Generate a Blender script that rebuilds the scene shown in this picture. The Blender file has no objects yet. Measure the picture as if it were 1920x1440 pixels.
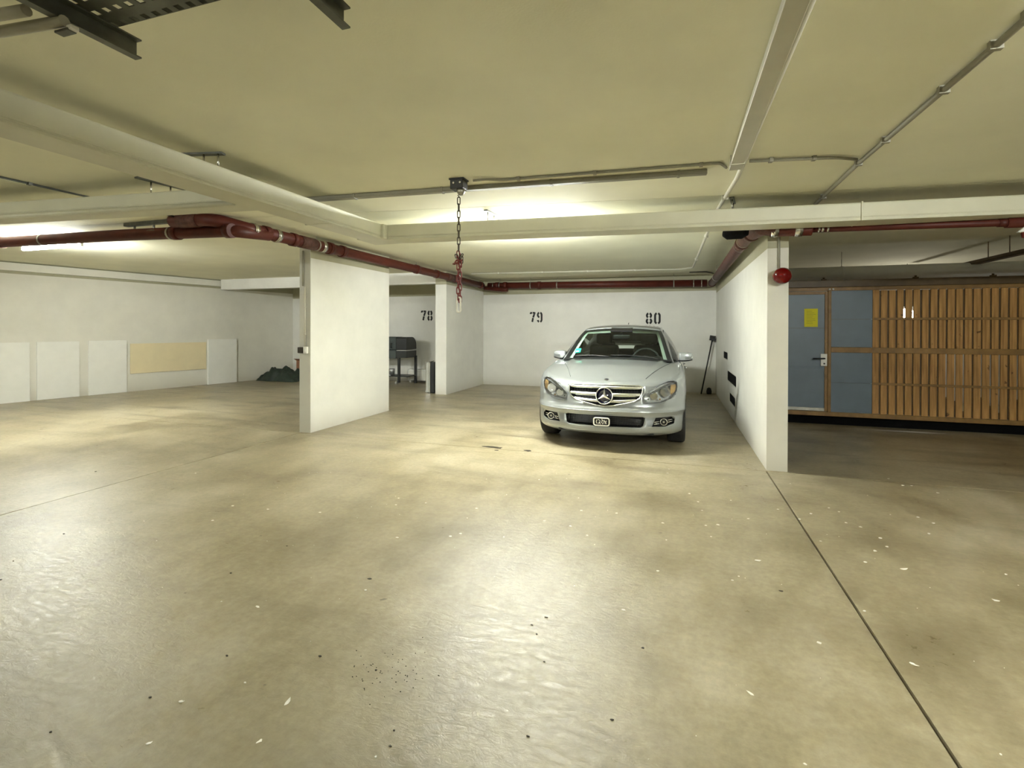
import bpy, bmesh, math, random
from mathutils import Vector, Matrix, Quaternion
from mathutils.bvhtree import BVHTree
random.seed(7)
S = bpy.context.scene
COL = S.collection
PI = math.pi

# ------------------------------------------------------------------ camera, world, exposure
cam = bpy.data.cameras.new('camera')
cam.sensor_width = 36.0
cam.sensor_fit = 'HORIZONTAL'
cam.lens = 931.41 / 1920 * 36.0
cam.shift_y = -(720 - 622.2) / 1920
cam.clip_start = 0.02
camo = bpy.data.objects.new('camera', cam)
COL.objects.link(camo)
camo.matrix_world = (Matrix.Translation((0, 0, 1.37)) @ Matrix.Rotation(0.315, 4, 'Z')
                     @ Matrix.Rotation(PI / 2 - 0.0052, 4, 'X') @ Matrix.Rotation(0.003, 4, 'Z'))
S.camera = camo
W = bpy.data.worlds.new('world')
S.world = W
W.use_nodes = True
W.node_tree.nodes['Background'].inputs[0].default_value = (0.02, 0.02, 0.02, 1)
S.view_settings.view_transform = 'Standard'
S.view_settings.look = 'None'
S.view_settings.gamma = 1
S.view_settings.use_curve_mapping = False
S.view_settings.exposure = 2.75
LAMP = 72.0          # radiance of a fluorescent tube
TUBE_COL = (0.97, 1.0, 0.95)

# ------------------------------------------------------------------ key dimensions (metres)
ZC = 2.57            # ceiling
YB = 11.54           # back wall
YP = 5.38            # front of the bay partitions
XR = 0.865           # bay side of the right partition
XL = -4.536          # bay side of the left partition
X78 = -4.51          # bay side of the rear partition
LA = Vector((-11.54, 5.65)); LB = Vector((-10.67, 9.91))   # line of the left wall
LT = (LB - LA).normalized(); LN = Vector((LT.y, -LT.x))     # along it / into the room

# ------------------------------------------------------------------ materials
MATS = {}
def mat(name, col, rough=0.6, metal=0.0, var=0.12, scale=6.0, bump=0.0, bscale=120.0, emit=0, spec=0.5, coat=0.0):
    if name in MATS: return MATS[name]
    m = bpy.data.materials.new(name); m.use_nodes = True
    nt = m.node_tree; N = nt.nodes; L = nt.links
    b = N['Principled BSDF']
    b.inputs['Roughness'].default_value = rough
    b.inputs['Metallic'].default_value = metal
    b.inputs['Specular IOR Level'].default_value = spec
    b.inputs['Coat Weight'].default_value = coat
    b.inputs['Coat Roughness'].default_value = 0.05
    tc = N.new('ShaderNodeTexCoord')
    n = N.new('ShaderNodeTexNoise'); n.inputs['Scale'].default_value = scale; n.inputs['Detail'].default_value = 5
    L.new(tc.outputs['Object'], n.inputs['Vector'])
    r = N.new('ShaderNodeMapRange')
    r.inputs[1].default_value = 0.3; r.inputs[2].default_value = 0.7
    r.inputs[3].default_value = 1 - var; r.inputs[4].default_value = 1 + var * 0.5
    L.new(n.outputs['Fac'], r.inputs[0])
    mx = N.new('ShaderNodeMix'); mx.data_type = 'RGBA'; mx.blend_type = 'MULTIPLY'; mx.inputs[0].default_value = 1
    mx.inputs[6].default_value = (*col, 1)
    L.new(r.outputs[0], mx.inputs[7])
    L.new(mx.outputs[2], b.inputs['Base Color'])
    if bump:
        n2 = N.new('ShaderNodeTexNoise'); n2.inputs['Scale'].default_value = bscale; n2.inputs['Detail'].default_value = 4
        L.new(tc.outputs['Object'], n2.inputs['Vector'])
        bp = N.new('ShaderNodeBump'); bp.inputs['Strength'].default_value = bump; bp.inputs['Distance'].default_value = 0.01
        L.new(n2.outputs['Fac'], bp.inputs['Height']); L.new(bp.outputs[0], b.inputs['Normal'])
    if emit:
        b.inputs['Emission Color'].default_value = (*col, 1); b.inputs['Emission Strength'].default_value = emit
    MATS[name] = m
    return m

def wall_mat(name, col, dirt=(0.33, 0.29, 0.2), amount=0.75):
    """painted concrete: faint mottling, scuffs, and splash dirt near the floor"""
    m = bpy.data.materials.new(name); m.use_nodes = True
    nt = m.node_tree; N = nt.nodes; L = nt.links; b = N['Principled BSDF']
    b.inputs['Roughness'].default_value = 0.75
    tc = N.new('ShaderNodeTexCoord'); sep = N.new('ShaderNodeSeparateXYZ'); L.new(tc.outputs['Object'], sep.inputs[0])
    n = N.new('ShaderNodeTexNoise'); n.inputs['Scale'].default_value = 2.2; n.inputs['Detail'].default_value = 8; n.inputs['Roughness'].default_value = 0.65
    L.new(tc.outputs['Object'], n.inputs['Vector'])
    sp = N.new('ShaderNodeTexNoise'); sp.inputs['Scale'].default_value = 13; sp.inputs['Detail'].default_value = 6; sp.inputs['Roughness'].default_value = 0.7
    L.new(tc.outputs['Object'], sp.inputs['Vector'])
    h = N.new('ShaderNodeMapRange'); h.inputs[1].default_value = 0.0; h.inputs[2].default_value = 0.38; h.inputs[3].default_value = 1.0; h.inputs[4].default_value = 0.0
    L.new(sep.outputs[2], h.inputs[0])
    pw = N.new('ShaderNodeMath'); pw.operation = 'POWER'; pw.inputs[1].default_value = 2.2; L.new(h.outputs[0], pw.inputs[0])
    a = N.new('ShaderNodeMapRange'); a.inputs[1].default_value = 0.42; a.inputs[2].default_value = 0.75; L.new(sp.outputs['Fac'], a.inputs[0])
    mm = N.new('ShaderNodeMath'); mm.operation = 'MULTIPLY'; L.new(pw.outputs[0], mm.inputs[0]); L.new(n.outputs['Fac'], mm.inputs[1])
    sc = N.new('ShaderNodeMapRange'); sc.inputs[1].default_value = 0.69; sc.inputs[2].default_value = 0.80; sc.inputs[4].default_value = 0.4; L.new(sp.outputs['Fac'], sc.inputs[0])
    ad = N.new('ShaderNodeMath'); ad.operation = 'ADD'; ad.use_clamp = True; L.new(mm.outputs[0], ad.inputs[0]); L.new(sc.outputs[0], ad.inputs[1])
    am = N.new('ShaderNodeMath'); am.operation = 'MULTIPLY'; am.inputs[1].default_value = amount; L.new(ad.outputs[0], am.inputs[0])
    r = N.new('ShaderNodeMapRange'); r.inputs[1].default_value = 0.3; r.inputs[2].default_value = 0.7; r.inputs[3].default_value = 0.93; r.inputs[4].default_value = 1.03
    L.new(n.outputs['Fac'], r.inputs[0])
    mx = N.new('ShaderNodeMix'); mx.data_type = 'RGBA'; mx.blend_type = 'MULTIPLY'; mx.inputs[0].default_value = 1; mx.inputs[6].default_value = (*col, 1); L.new(r.outputs[0], mx.inputs[7])
    m2 = N.new('ShaderNodeMix'); m2.data_type = 'RGBA'; m2.inputs[7].default_value = (*dirt, 1)
    L.new(am.outputs[0], m2.inputs[0]); L.new(mx.outputs[2], m2.inputs[6]); L.new(m2.outputs[2], b.inputs['Base Color'])
    bp = N.new('ShaderNodeBump'); bp.inputs['Strength'].default_value = 0.12; bp.inputs['Distance'].default_value = 0.01
    L.new(sp.outputs['Fac'], bp.inputs['Height']); L.new(bp.outputs[0], b.inputs['Normal'])
    MATS[name] = m
    return m

def floor_mat():
    m = bpy.data.materials.new('concrete_floor'); m.use_nodes = True
    nt = m.node_tree; N = nt.nodes; L = nt.links; b = N['Principled BSDF']
    tc = N.new('ShaderNodeTexCoord')
    def noise(scale, detail=6, rough=0.6, stretch=None, dist=0.0):
        n = N.new('ShaderNodeTexNoise'); n.inputs['Scale'].default_value = scale; n.inputs['Detail'].default_value = detail
        n.inputs['Roughness'].default_value = rough; n.inputs['Distortion'].default_value = dist
        if stretch:
            mp = N.new('ShaderNodeMapping'); mp.inputs['Scale'].default_value = stretch
            L.new(tc.outputs['Object'], mp.inputs[0]); L.new(mp.outputs[0], n.inputs['Vector'])
        else: L.new(tc.outputs['Object'], n.inputs['Vector'])
        return n
    big = noise(0.55, 7, 0.6, None, 0.4); med = noise(2.3, 8, 0.68, (1.0, 0.6, 1)); fine = noise(28, 6, 0.7); spk = noise(9, 3, 0.5)
    streak = noise(1.4, 6, 0.6, (0.5, 2.2, 1), 0.6)
    ramp = N.new('ShaderNodeValToRGB')
    e = ramp.color_ramp.elements
    e[0].position = 0.36; e[0].color = (0.17, 0.138, 0.075, 1)
    e[1].position = 0.64; e[1].color = (0.47, 0.425, 0.305, 1)
    k = e.new(0.5); k.color = (0.33, 0.283, 0.178, 1)
    a = N.new('ShaderNodeMath'); a.operation = 'MULTIPLY_ADD'; a.inputs[1].default_value = 0.45; L.new(med.outputs['Fac'], a.inputs[0])
    a2 = N.new('ShaderNodeMath'); a2.operation = 'MULTIPLY'; a2.inputs[1].default_value = 0.55; L.new(big.outputs['Fac'], a2.inputs[0]); L.new(a2.outputs[0], a.inputs[2])
    L.new(a.outputs[0], ramp.inputs[0])
    # fine speckle
    r = N.new('ShaderNodeMapRange'); r.inputs[1].default_value = 0.3; r.inputs[2].default_value = 0.7; r.inputs[3].default_value = 0.80; r.inputs[4].default_value = 1.12; L.new(fine.outputs['Fac'], r.inputs[0])
    mx = N.new('ShaderNodeMix'); mx.data_type = 'RGBA'; mx.blend_type = 'MULTIPLY'; mx.inputs[0].default_value = 1; L.new(ramp.outputs[0], mx.inputs[6]); L.new(r.outputs[0], mx.inputs[7])
    # grimy streaks, stronger deep inside the bays where cars park and drip
    st = N.new('ShaderNodeMapRange'); st.inputs[1].default_value = 0.50; st.inputs[2].default_value = 0.68; st.inputs[4].default_value = 0.72; L.new(streak.outputs['Fac'], st.inputs[0])
    sep = N.new('ShaderNodeSeparateXYZ'); L.new(tc.outputs['Object'], sep.inputs[0])
    yy = N.new('ShaderNodeMapRange'); yy.inputs[1].default_value = 3.5; yy.inputs[2].default_value = 6.5; yy.inputs[3].default_value = 0.30; yy.inputs[4].default_value = 1.0; L.new(sep.outputs[1], yy.inputs[0])
    sm = N.new('ShaderNodeMath'); sm.operation = 'MULTIPLY'; L.new(st.outputs[0], sm.inputs[0]); L.new(yy.outputs[0], sm.inputs[1])
    m2 = N.new('ShaderNodeMix'); m2.data_type = 'RGBA'; m2.inputs[7].default_value = (0.12, 0.09, 0.05, 1); L.new(sm.outputs[0], m2.inputs[0]); L.new(mx.outputs[2], m2.inputs[6])
    # light falloff painted into the near floor colour, in soft patches
    lane = N.new('ShaderNodeMapRange'); lane.inputs[1].default_value = 0.9; lane.inputs[2].default_value = 2.1; lane.inputs[3].default_value = 1.0; lane.inputs[4].default_value = 0.0; L.new(sep.outputs[1], lane.inputs[0])
    lp_ = N.new('ShaderNodeMapRange'); lp_.inputs[1].default_value = 0.25; lp_.inputs[2].default_value = 0.6; lp_.inputs[3].default_value = 0.15; lp_.inputs[4].default_value = 0.45; L.new(med.outputs['Fac'], lp_.inputs[0])
    lm = N.new('ShaderNodeMath'); lm.operation = 'MULTIPLY'; L.new(lane.outputs[0], lm.inputs[0]); L.new(lp_.outputs[0], lm.inputs[1])
    ml_ = N.new('ShaderNodeMix'); ml_.data_type = 'RGBA'; ml_.inputs[7].default_value = (0.10, 0.085, 0.05, 1); L.new(lm.outputs[0], ml_.inputs[0]); L.new(m2.outputs[2], ml_.inputs[6]); m2 = ml_
    # small dark oil spots
    so = N.new('ShaderNodeMapRange'); so.inputs[1].default_value = 0.735; so.inputs[2].default_value = 0.765; so.inputs[4].default_value = 0.7; L.new(spk.outputs['Fac'], so.inputs[0])
    m3 = N.new('ShaderNodeMix'); m3.data_type = 'RGBA'; m3.inputs[7].default_value = (0.05, 0.04, 0.025, 1); L.new(so.outputs[0], m3.inputs[0]); L.new(m2.outputs[2], m3.inputs[6])
    L.new(m3.outputs[2], b.inputs['Base Color'])
    wr = noise(21, 7, 0.74, (0.8, 1.5, 1), 0.7)
    rmix = N.new('ShaderNodeMath'); rmix.operation = 'MULTIPLY_ADD'; rmix.inputs[1].default_value = 0.5; L.new(wr.outputs['Fac'], rmix.inputs[0])
    rm2 = N.new('ShaderNodeMath'); rm2.operation = 'MULTIPLY'; rm2.inputs[1].default_value = 0.5; L.new(med.outputs['Fac'], rm2.inputs[0]); L.new(rm2.outputs[0], rmix.inputs[2])
    rr = N.new('ShaderNodeMapRange'); rr.inputs[1].default_value = 0.3; rr.inputs[2].default_value = 0.7; rr.inputs[3].default_value = 0.22; rr.inputs[4].default_value = 0.50; L.new(rmix.outputs[0], rr.inputs[0])
    L.new(rr.outputs[0], b.inputs['Roughness'])
    b.inputs['Specular IOR Level'].default_value = 0.55
    bp = N.new('ShaderNodeBump'); bp.inputs['Strength'].default_value = 0.33; bp.inputs['Distance'].default_value = 0.007
    L.new(wr.outputs['Fac'], bp.inputs['Height']); L.new(bp.outputs[0], b.inputs['Normal'])
    MATS['concrete_floor'] = m
    return m

def wood_mat(name, c0, c1):
    m = bpy.data.materials.new(name); m.use_nodes = True
    nt = m.node_tree; N = nt.nodes; L = nt.links; b = N['Principled BSDF']; b.inputs['Roughness'].default_value = 0.7
    tc = N.new('ShaderNodeTexCoord'); mp = N.new('ShaderNodeMapping'); mp.inputs['Scale'].default_value = (30, 30, 2.0)
    oi = N.new('ShaderNodeObjectInfo'); ad = N.new('ShaderNodeVectorMath'); ad.operation = 'ADD'
    L.new(tc.outputs['Object'], mp.inputs[0]); L.new(mp.outputs[0], ad.inputs[0]); L.new(oi.outputs['Location'], ad.inputs[1])
    n = N.new('ShaderNodeTexNoise'); n.inputs['Scale'].default_value = 1.0; n.inputs['Detail'].default_value = 5; L.new(ad.outputs[0], n.inputs['Vector'])
    kn = N.new('ShaderNodeTexNoise'); kn.inputs['Scale'].default_value = 11; kn.inputs['Detail'].default_value = 2
    a3 = N.new('ShaderNodeVectorMath'); a3.operation = 'ADD'; L.new(tc.outputs['Object'], a3.inputs[0]); L.new(oi.outputs['Location'], a3.inputs[1]); L.new(a3.outputs[0], kn.inputs['Vector'])
    rp = N.new('ShaderNodeValToRGB'); rp.color_ramp.elements[0].position = 0.3; rp.color_ramp.elements[0].color = (*c0, 1); rp.color_ramp.elements[1].position = 0.7; rp.color_ramp.elements[1].color = (*c1, 1)
    L.new(n.outputs['Fac'], rp.inputs[0])
    k = N.new('ShaderNodeMapRange'); k.inputs[1].default_value = 0.70; k.inputs[2].default_value = 0.76; k.inputs[4].default_value = 0.8; L.new(kn.outputs['Fac'], k.inputs[0])
    mx = N.new('ShaderNodeMix'); mx.data_type = 'RGBA'; mx.inputs[7].default_value = (c0[0] * .25, c0[1] * .22, c0[2] * .2, 1); L.new(k.outputs[0], mx.inputs[0]); L.new(rp.outputs[0], mx.inputs[6])
    L.new(mx.outputs[2], b.inputs['Base Color'])
    MATS[name] = m
    return m

def glass_mat(name, tint, refl=0.08):
    m = bpy.data.materials.new(name); m.use_nodes = True
    nt = m.node_tree; N = nt.nodes; L = nt.links
    for n in list(N):
        if n.type != 'OUTPUT_MATERIAL': N.remove(n)
    out = [n for n in N if n.type == 'OUTPUT_MATERIAL'][0]
    t = N.new('ShaderNodeBsdfTransparent'); t.inputs[0].default_value = (*tint, 1)
    g = N.new('ShaderNodeBsdfGlossy'); g.inputs['Roughness'].default_value = 0.02
    f = N.new('ShaderNodeFresnel'); f.inputs[0].default_value = 1.5
    ns = N.new('ShaderNodeTexNoise'); ns.inputs['Scale'].default_value = 3
    mr = N.new('ShaderNodeMapRange'); mr.inputs[3].default_value = 0.9; mr.inputs[4].default_value = 1.1; L.new(ns.outputs['Fac'], mr.inputs[0])
    mu = N.new('ShaderNodeMath'); mu.operation = 'MULTIPLY'; mu.use_clamp = True; L.new(f.outputs[0], mu.inputs[0]); L.new(mr.outputs[0], mu.inputs[1])
    mx = N.new('ShaderNodeMixShader'); L.new(mu.outputs[0], mx.inputs[0]); L.new(t.outputs[0], mx.inputs[1]); L.new(g.outputs[0], mx.inputs[2])
    L.new(mx.outputs[0], out.inputs[0])
    MATS[name] = m
    return m

wall_mat('white_paint', (0.755, 0.75, 0.70))
wall_mat('grey_paint', (0.68, 0.66, 0.58), amount=0.45)
wall_mat('grey_concrete', (0.57, 0.56, 0.49), amount=0.45)
wall_mat('cream_paint', (0.41, 0.39, 0.27), amount=0.2)
mat('ceiling_paint', (0.83, 0.815, 0.635), 0.85, var=0.06, scale=1.5, bump=0.08, bscale=90)
floor_mat()
wood_mat('slat_wood', (0.27, 0.135, 0.036), (0.56, 0.315, 0.10))
mat('brown_steel', (0.26, 0.145, 0.04), 0.5, 0.0, var=0.25, scale=9)
mat('dark_steel', (0.10, 0.062, 0.022), 0.5, 0.0, var=0.25, scale=9)
mat('blue_sheet', (0.135, 0.175, 0.215), 0.42, 0.0, var=0.12, scale=3)
mat('duct_paint', (0.58, 0.565, 0.43), 0.45, var=0.07, scale=4)
mat('red_pipe', (0.085, 0.016, 0.009), 0.5, var=0.25, scale=7, spec=0.3)
mat('red_pipe_old', (0.10, 0.043, 0.032), 0.6, var=0.4, scale=30, spec=0.3)
mat('clamp_steel', (0.62, 0.60, 0.55), 0.25, 1.0, var=0.1)
mat('galvanised', (0.42, 0.41, 0.36), 0.38, 0.9, var=0.25, scale=14)
mat('tray_steel', (0.115, 0.118, 0.095), 0.45, 0.6, var=0.3, scale=14)
mat('conduit_grey', (0.27, 0.255, 0.19), 0.45, 0.0, var=0.1)
mat('trunk_white', (0.52, 0.50, 0.40), 0.4, 0.0, var=0.06)
mat('conduit_pale', (0.36, 0.34, 0.26), 0.4, var=0.1)
mat('black_plastic', (0.012, 0.012, 0.012), 0.45, var=0.1)
mat('black_rubber', (0.016, 0.015, 0.014), 0.8, var=0.2, scale=30)
mat('joint_filler', (0.06, 0.045, 0.025), 0.9, var=0.3, scale=20)
wall_mat('side_paint', (0.76, 0.745, 0.665))
mat('board_white', (0.87, 0.87, 0.82), 0.6, var=0.03)
mat('board_cream', (0.80, 0.70, 0.46), 0.6, var=0.04)
mat('number_black', (0.008, 0.008, 0.008), 0.7, var=0.3, scale=40)
mat('chain_steel', (0.10, 0.085, 0.06), 0.5, 0.6, var=0.3, scale=60)
mat('chain_red', (0.20, 0.03, 0.022), 0.5, 0.0, var=0.3, scale=60)
mat('chain_white', (0.82, 0.80, 0.70), 0.5, var=0.1, scale=60)
mat('vent_black', (0.004, 0.004, 0.004), 0.9, var=0.1, spec=0.1)
mat('red_lens', (0.11, 0.001, 0.001), 0.12, var=0.1, spec=0.35)
mat('notice_yellow', (0.72, 0.66, 0.02), 0.7, var=0.06)
mat('notice_print', (0.42, 0.40, 0.03), 0.7, var=0.1)
mat('white_plastic', (0.80, 0.79, 0.72), 0.4, var=0.03)
mat('lamp_housing', (0.72, 0.72, 0.68), 0.45, var=0.04)
mat('tube_glow', TUBE_COL, 0.5, emit=LAMP, var=0.0)
mat('wall_glow', (1.0, 0.95, 0.85), 0.5, emit=7, var=0.0)
mat('tube_dim', TUBE_COL, 0.5, emit=LAMP * 0.05, var=0.0)
mat('grill_green', (0.045, 0.058, 0.056), 0.4, 0.0, var=0.2, scale=10)
mat('grill_black', (0.012, 0.014, 0.014), 0.4, var=0.2)
mat('aluminium', (0.66, 0.67, 0.66), 0.33, 0.85, var=0.08)
mat('tarp_green', (0.018, 0.032, 0.022), 0.55, var=0.4, scale=6)
mat('cardboard', (0.30, 0.14, 0.075), 0.8, var=0.15)
mat('leaf_green', (0.06, 0.10, 0.025), 0.6, var=0.3)
mat('paper_white', (0.85, 0.83, 0.76), 0.8, var=0.05)
mat('dark_bit', (0.035, 0.028, 0.018), 0.8, var=0.3)
# car
mat('car_paint', (0.30, 0.322, 0.328), 0.28, 0.45, var=0.02, coat=1.0)
mat('chrome', (0.82, 0.83, 0.83), 0.10, 1.0, var=0.02)
mat('chrome_satin', (0.78, 0.79, 0.78), 0.22, 1.0, var=0.02)
mat('alloy', (0.50, 0.51, 0.51), 0.3, 0.8, var=0.05)
mat('trim_black', (0.010, 0.011, 0.012), 0.35, var=0.1)
mat('cabin_black', (0.018, 0.020, 0.020), 0.7, var=0.2)
mat('cabin_light', (0.60, 0.64, 0.58), 0.8, var=0.05)
mat('amber', (0.75, 0.50, 0.20), 0.2, 0.2, var=0.1, coat=1.0)
mat('reflector', (0.88, 0.89, 0.88), 0.4, 0.0, var=0.1, scale=40)
mat('reflector_dark', (0.42, 0.43, 0.44), 0.25, 0.6, var=0.1, scale=40)
mat('sticker_green', (0.02, 0.42, 0.27), 0.5, var=0.05)
mat('gap_dark', (0.10, 0.107, 0.11), 0.6, var=0.1)
mat('tail_red', (0.35, 0.01, 0.01), 0.15, var=0.1, coat=1.0)
mat('star_blue', (0.008, 0.009, 0.03), 0.15, var=0.1, coat=1.0)
glass_mat('windscreen_glass', (0.80, 0.93, 0.87))
glass_mat('lens_glass', (0.95, 0.96, 0.95))
glass_mat('dark_glass', (0.10, 0.13, 0.115))

# ------------------------------------------------------------------ mesh helpers
class MB:
    def __init__(s): s.bm = bmesh.new(); s.mats = []
    def mi(s, m):
        if m is None: return 0
        if m not in s.mats: s.mats.append(m)
        return s.mats.index(m)
    def _fin(s, faces, m, smooth=False):
        i = s.mi(m)
        for f in faces: f.material_index = i; f.smooth = smooth
        return faces
    def box(s, lo, hi, m, bev=0.0):
        x0, y0, z0 = lo; x1, y1, z1 = hi
        vs = [s.bm.verts.new(p) for p in ((x0, y0, z0), (x1, y0, z0), (x1, y1, z0), (x0, y1, z0), (x0, y0, z1), (x1, y0, z1), (x1, y1, z1), (x0, y1, z1))]
        fs = [s.bm.faces.new([vs[i] for i in q]) for q in ((0, 3, 2, 1), (4, 5, 6, 7), (0, 1, 5, 4), (1, 2, 6, 5), (2, 3, 7, 6), (3, 0, 4, 7))]
        s._fin(fs, m)
        if bev > 0:
            es = list({e for f in fs for e in f.edges})
            r = bmesh.ops.bevel(s.bm, geom=es, offset=bev, segments=2, affect='EDGES', profile=0.5)
            s._fin([f for f in r['faces']], m)
        return vs
    def obox(s, o, ux, uy, uz, m, bev=0.0):
        """box from a corner and three edge vectors"""
        o = Vector(o); ux = Vector(ux); uy = Vector(uy); uz = Vector(uz)
        ps = [o, o + ux, o + ux + uy, o + uy]; ps = ps + [p + uz for p in ps]
        vs = [s.bm.verts.new(p) for p in ps]
        fs = [s.bm.faces.new([vs[i] for i in q]) for q in ((0, 3, 2, 1), (4, 5, 6, 7), (0, 1, 5, 4), (1, 2, 6, 5), (2, 3, 7, 6), (3, 0, 4, 7))]
        if ux.cross(uy).dot(uz) < 0: bmesh.ops.reverse_faces(s.bm, faces=fs)
        s._fin(fs, m)
        if bev > 0:
            es = list({e for f in fs for e in f.edges})
            r = bmesh.ops.bevel(s.bm, geom=es, offset=bev, segments=2, affect='EDGES', profile=0.5)
            s._fin(r['faces'], m)
    def prism(s, pts, z0, z1, m):
        a = [s.bm.verts.new((p[0], p[1], z0)) for p in pts]; b = [s.bm.verts.new((p[0], p[1], z1)) for p in pts]
        n = len(pts); fs = [s.bm.faces.new(a[::-1]), s.bm.faces.new(b)]
        for i in range(n): fs.append(s.bm.faces.new([a[i], a[(i + 1) % n], b[(i + 1) % n], b[i]]))
        ar = sum(pts[i][0] * pts[(i + 1) % n][1] - pts[(i + 1) % n][0] * pts[i][1] for i in range(n))
        if ar < 0: bmesh.ops.reverse_faces(s.bm, faces=fs)
        return s._fin(fs, m)
    def tube(s, pts, r, m, n=12, closed=False, caps=True, smooth=True, radii=None, flat=1.0):
        pts = [Vector(p) for p in pts]
        k = len(pts); rings = []; up = None
        for i in range(k):
            if closed: d = (pts[(i + 1) % k] - pts[i - 1])
            else: d = pts[min(i + 1, k - 1)] - pts[max(i - 1, 0)]
            d.normalize()
            if up is None:
                up = Vector((0, 0, 1)) if abs(d.z) < 0.9 else Vector((1, 0, 0))
            u = (up - d * up.dot(d)).normalized(); v = d.cross(u); up = u
            rr = radii[i] if radii else r
            rings.append([s.bm.verts.new(pts[i] + u * (rr * math.cos(2 * PI * j / n)) * flat + v * (rr * math.sin(2 * PI * j / n))) for j in range(n)])
        fs = []
        for i in range(k if closed else k - 1):
            a = rings[i]; b = rings[(i + 1) % k]
            for j in range(n): fs.append(s.bm.faces.new([a[j], a[(j + 1) % n], b[(j + 1) % n], b[j]]))
        s._fin(fs, m, smooth)
        if caps and not closed:
            s._fin([s.bm.faces.new(rings[0][::-1]), s.bm.faces.new(rings[-1])], m)
        return rings
    def cyl(s, a, b, r, m, n=16, r2=None, smooth=True):
        return s.tube([a, b], r, m, n, smooth=smooth, radii=[r, r if r2 is None else r2])
    def lathe(s, prof, m, n=32, axis='Z', origin=(0, 0, 0), smooth=True, close=False):
        """prof: (radius, height) pairs"""
        o = Vector(origin); rings = []
        for r, h in prof:
            ring = []
            for j in range(n):
                a = 2 * PI * j / n; c, q = r * math.cos(a), r * math.sin(a)
                p = {'Z': (c, q, h), 'X': (h, c, q), 'Y': (q, h, c)}[axis]
                ring.append(s.bm.verts.new(o + Vector(p)))
            rings.append(ring)
        fs = []
        kk = len(rings)
        for i in range(kk if close else kk - 1):
            a, b = rings[i], rings[(i + 1) % kk]
            for j in range(n): fs.append(s.bm.faces.new([a[j], a[(j + 1) % n], b[(j + 1) % n], b[j]]))
        s._fin(fs, m, smooth)
        if not close:
            for ring, rev in ((rings[0], True), (rings[-1], False)):
                if (ring[0].co - ring[n // 2].co).length > 1e-4: s._fin([s.bm.faces.new(ring[::-1] if rev else ring)], m)
        return rings
    def grid(s, P, m, smooth=True):
        """P[i][j] points"""
        V = [[s.bm.verts.new(p) for p in row] for row in P]; fs = []
        for i in range(len(V) - 1):
            for j in range(len(V[0]) - 1): fs.append(s.bm.faces.new([V[i][j], V[i + 1][j], V[i + 1][j + 1], V[i][j + 1]]))
        s._fin(fs, m, smooth); return V
    def mesh(s, name, merge=0.0, normals=True):
        if merge: bmesh.ops.remove_doubles(s.bm, verts=s.bm.verts, dist=merge)
        if normals: bmesh.ops.recalc_face_normals(s.bm, faces=s.bm.faces)
        me = bpy.data.meshes.new(name); s.bm.to_mesh(me); s.bm.free()
        for m in s.mats: me.materials.append(MATS[m])
        return me
    def build(s, name, parent=None, loc=None, merge=0.0, normals=True, **props):
        o = bpy.data.objects.new(name, s.mesh(name, merge, normals)); COL.objects.link(o)
        if parent is not None: o.parent = parent
        if loc is not None: o.location = loc
        for k, v in props.items(): o[k] = v
        return o

def tag(o, label, cat, group=None, kind=None):
    if label: o['label'] = label
    if cat: o['category'] = cat
    if group: o['group'] = group
    if kind: o['kind'] = kind
    return o
def thing(name, loc, label, cat, group=None, rz=0.0):
    o = bpy.data.objects.new(name, None); COL.objects.link(o); o.location = loc; o.rotation_euler = (0, 0, rz)
    o.empty_display_size = 0.1
    return tag(o, label, cat, group)
def copy_tree(o, parent=None):
    c = o.copy(); COL.objects.link(c)
    if parent is not None: c.parent = parent
    for ch in list(o.children): copy_tree(ch, c)
    return c
def lerp(a, b, t): return a + (b - a) * t
def interp(tab, x):
    if x <= tab[0][0]: return tab[0][1]
    for (x0, y0), (x1, y1) in zip(tab, tab[1:]):
        if x <= x1:
            t = (x - x0) / (x1 - x0); return y0 + (y1 - y0) * t
    return tab[-1][1]
def smooth_tab(tab, x):
    """Catmull-Rom through a table"""
    if x <= tab[0][0]: return tab[0][1]
    if x >= tab[-1][0]: return tab[-1][1]
    for i in range(len(tab) - 1):
        if x <= tab[i + 1][0]:
            x0, y0 = tab[i]; x1, y1 = tab[i + 1]
            xm, ym = tab[i - 1] if i > 0 else (x0 - (x1 - x0), y0 - (y1 - y0))
            xp, yp = tab[i + 2] if i + 2 < len(tab) else (x1 + (x1 - x0), y1 + (y1 - y0))
            h = x1 - x0; t = (x - x0) / h
            m0 = (y1 - ym) / (x1 - xm) * h; m1 = (yp - y0) / (xp - x0) * h
            return (2 * t**3 - 3 * t**2 + 1) * y0 + (t**3 - 2 * t**2 + t) * m0 + (-2 * t**3 + 3 * t**2) * y1 + (t**3 - t**2) * m1
def fillet(pts, r, n=6):
    """round the corners of a polyline"""
    pts = [Vector(p) for p in pts]; out = [pts[0]]
    for a, b, c in zip(pts, pts[1:], pts[2:]):
        d0 = (a - b); d1 = (c - b); q = min(r, d0.length * .45, d1.length * .45)
        p0 = b + d0.normalized() * q; p1 = b + d1.normalized() * q
        for i in range(n + 1):
            t = i / n; out.append(p0 * (1 - t)**2 + b * 2 * t * (1 - t) + p1 * t * t)
    return out + [pts[-1]]

# ------------------------------------------------------------------ room shell
def wl(s, d=0.0, z=0.0):
    """point on the left wall: s metres along it, d metres out into the room"""
    p = LA + LT * s + LN * d; return Vector((p.x, p.y, z))
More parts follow.
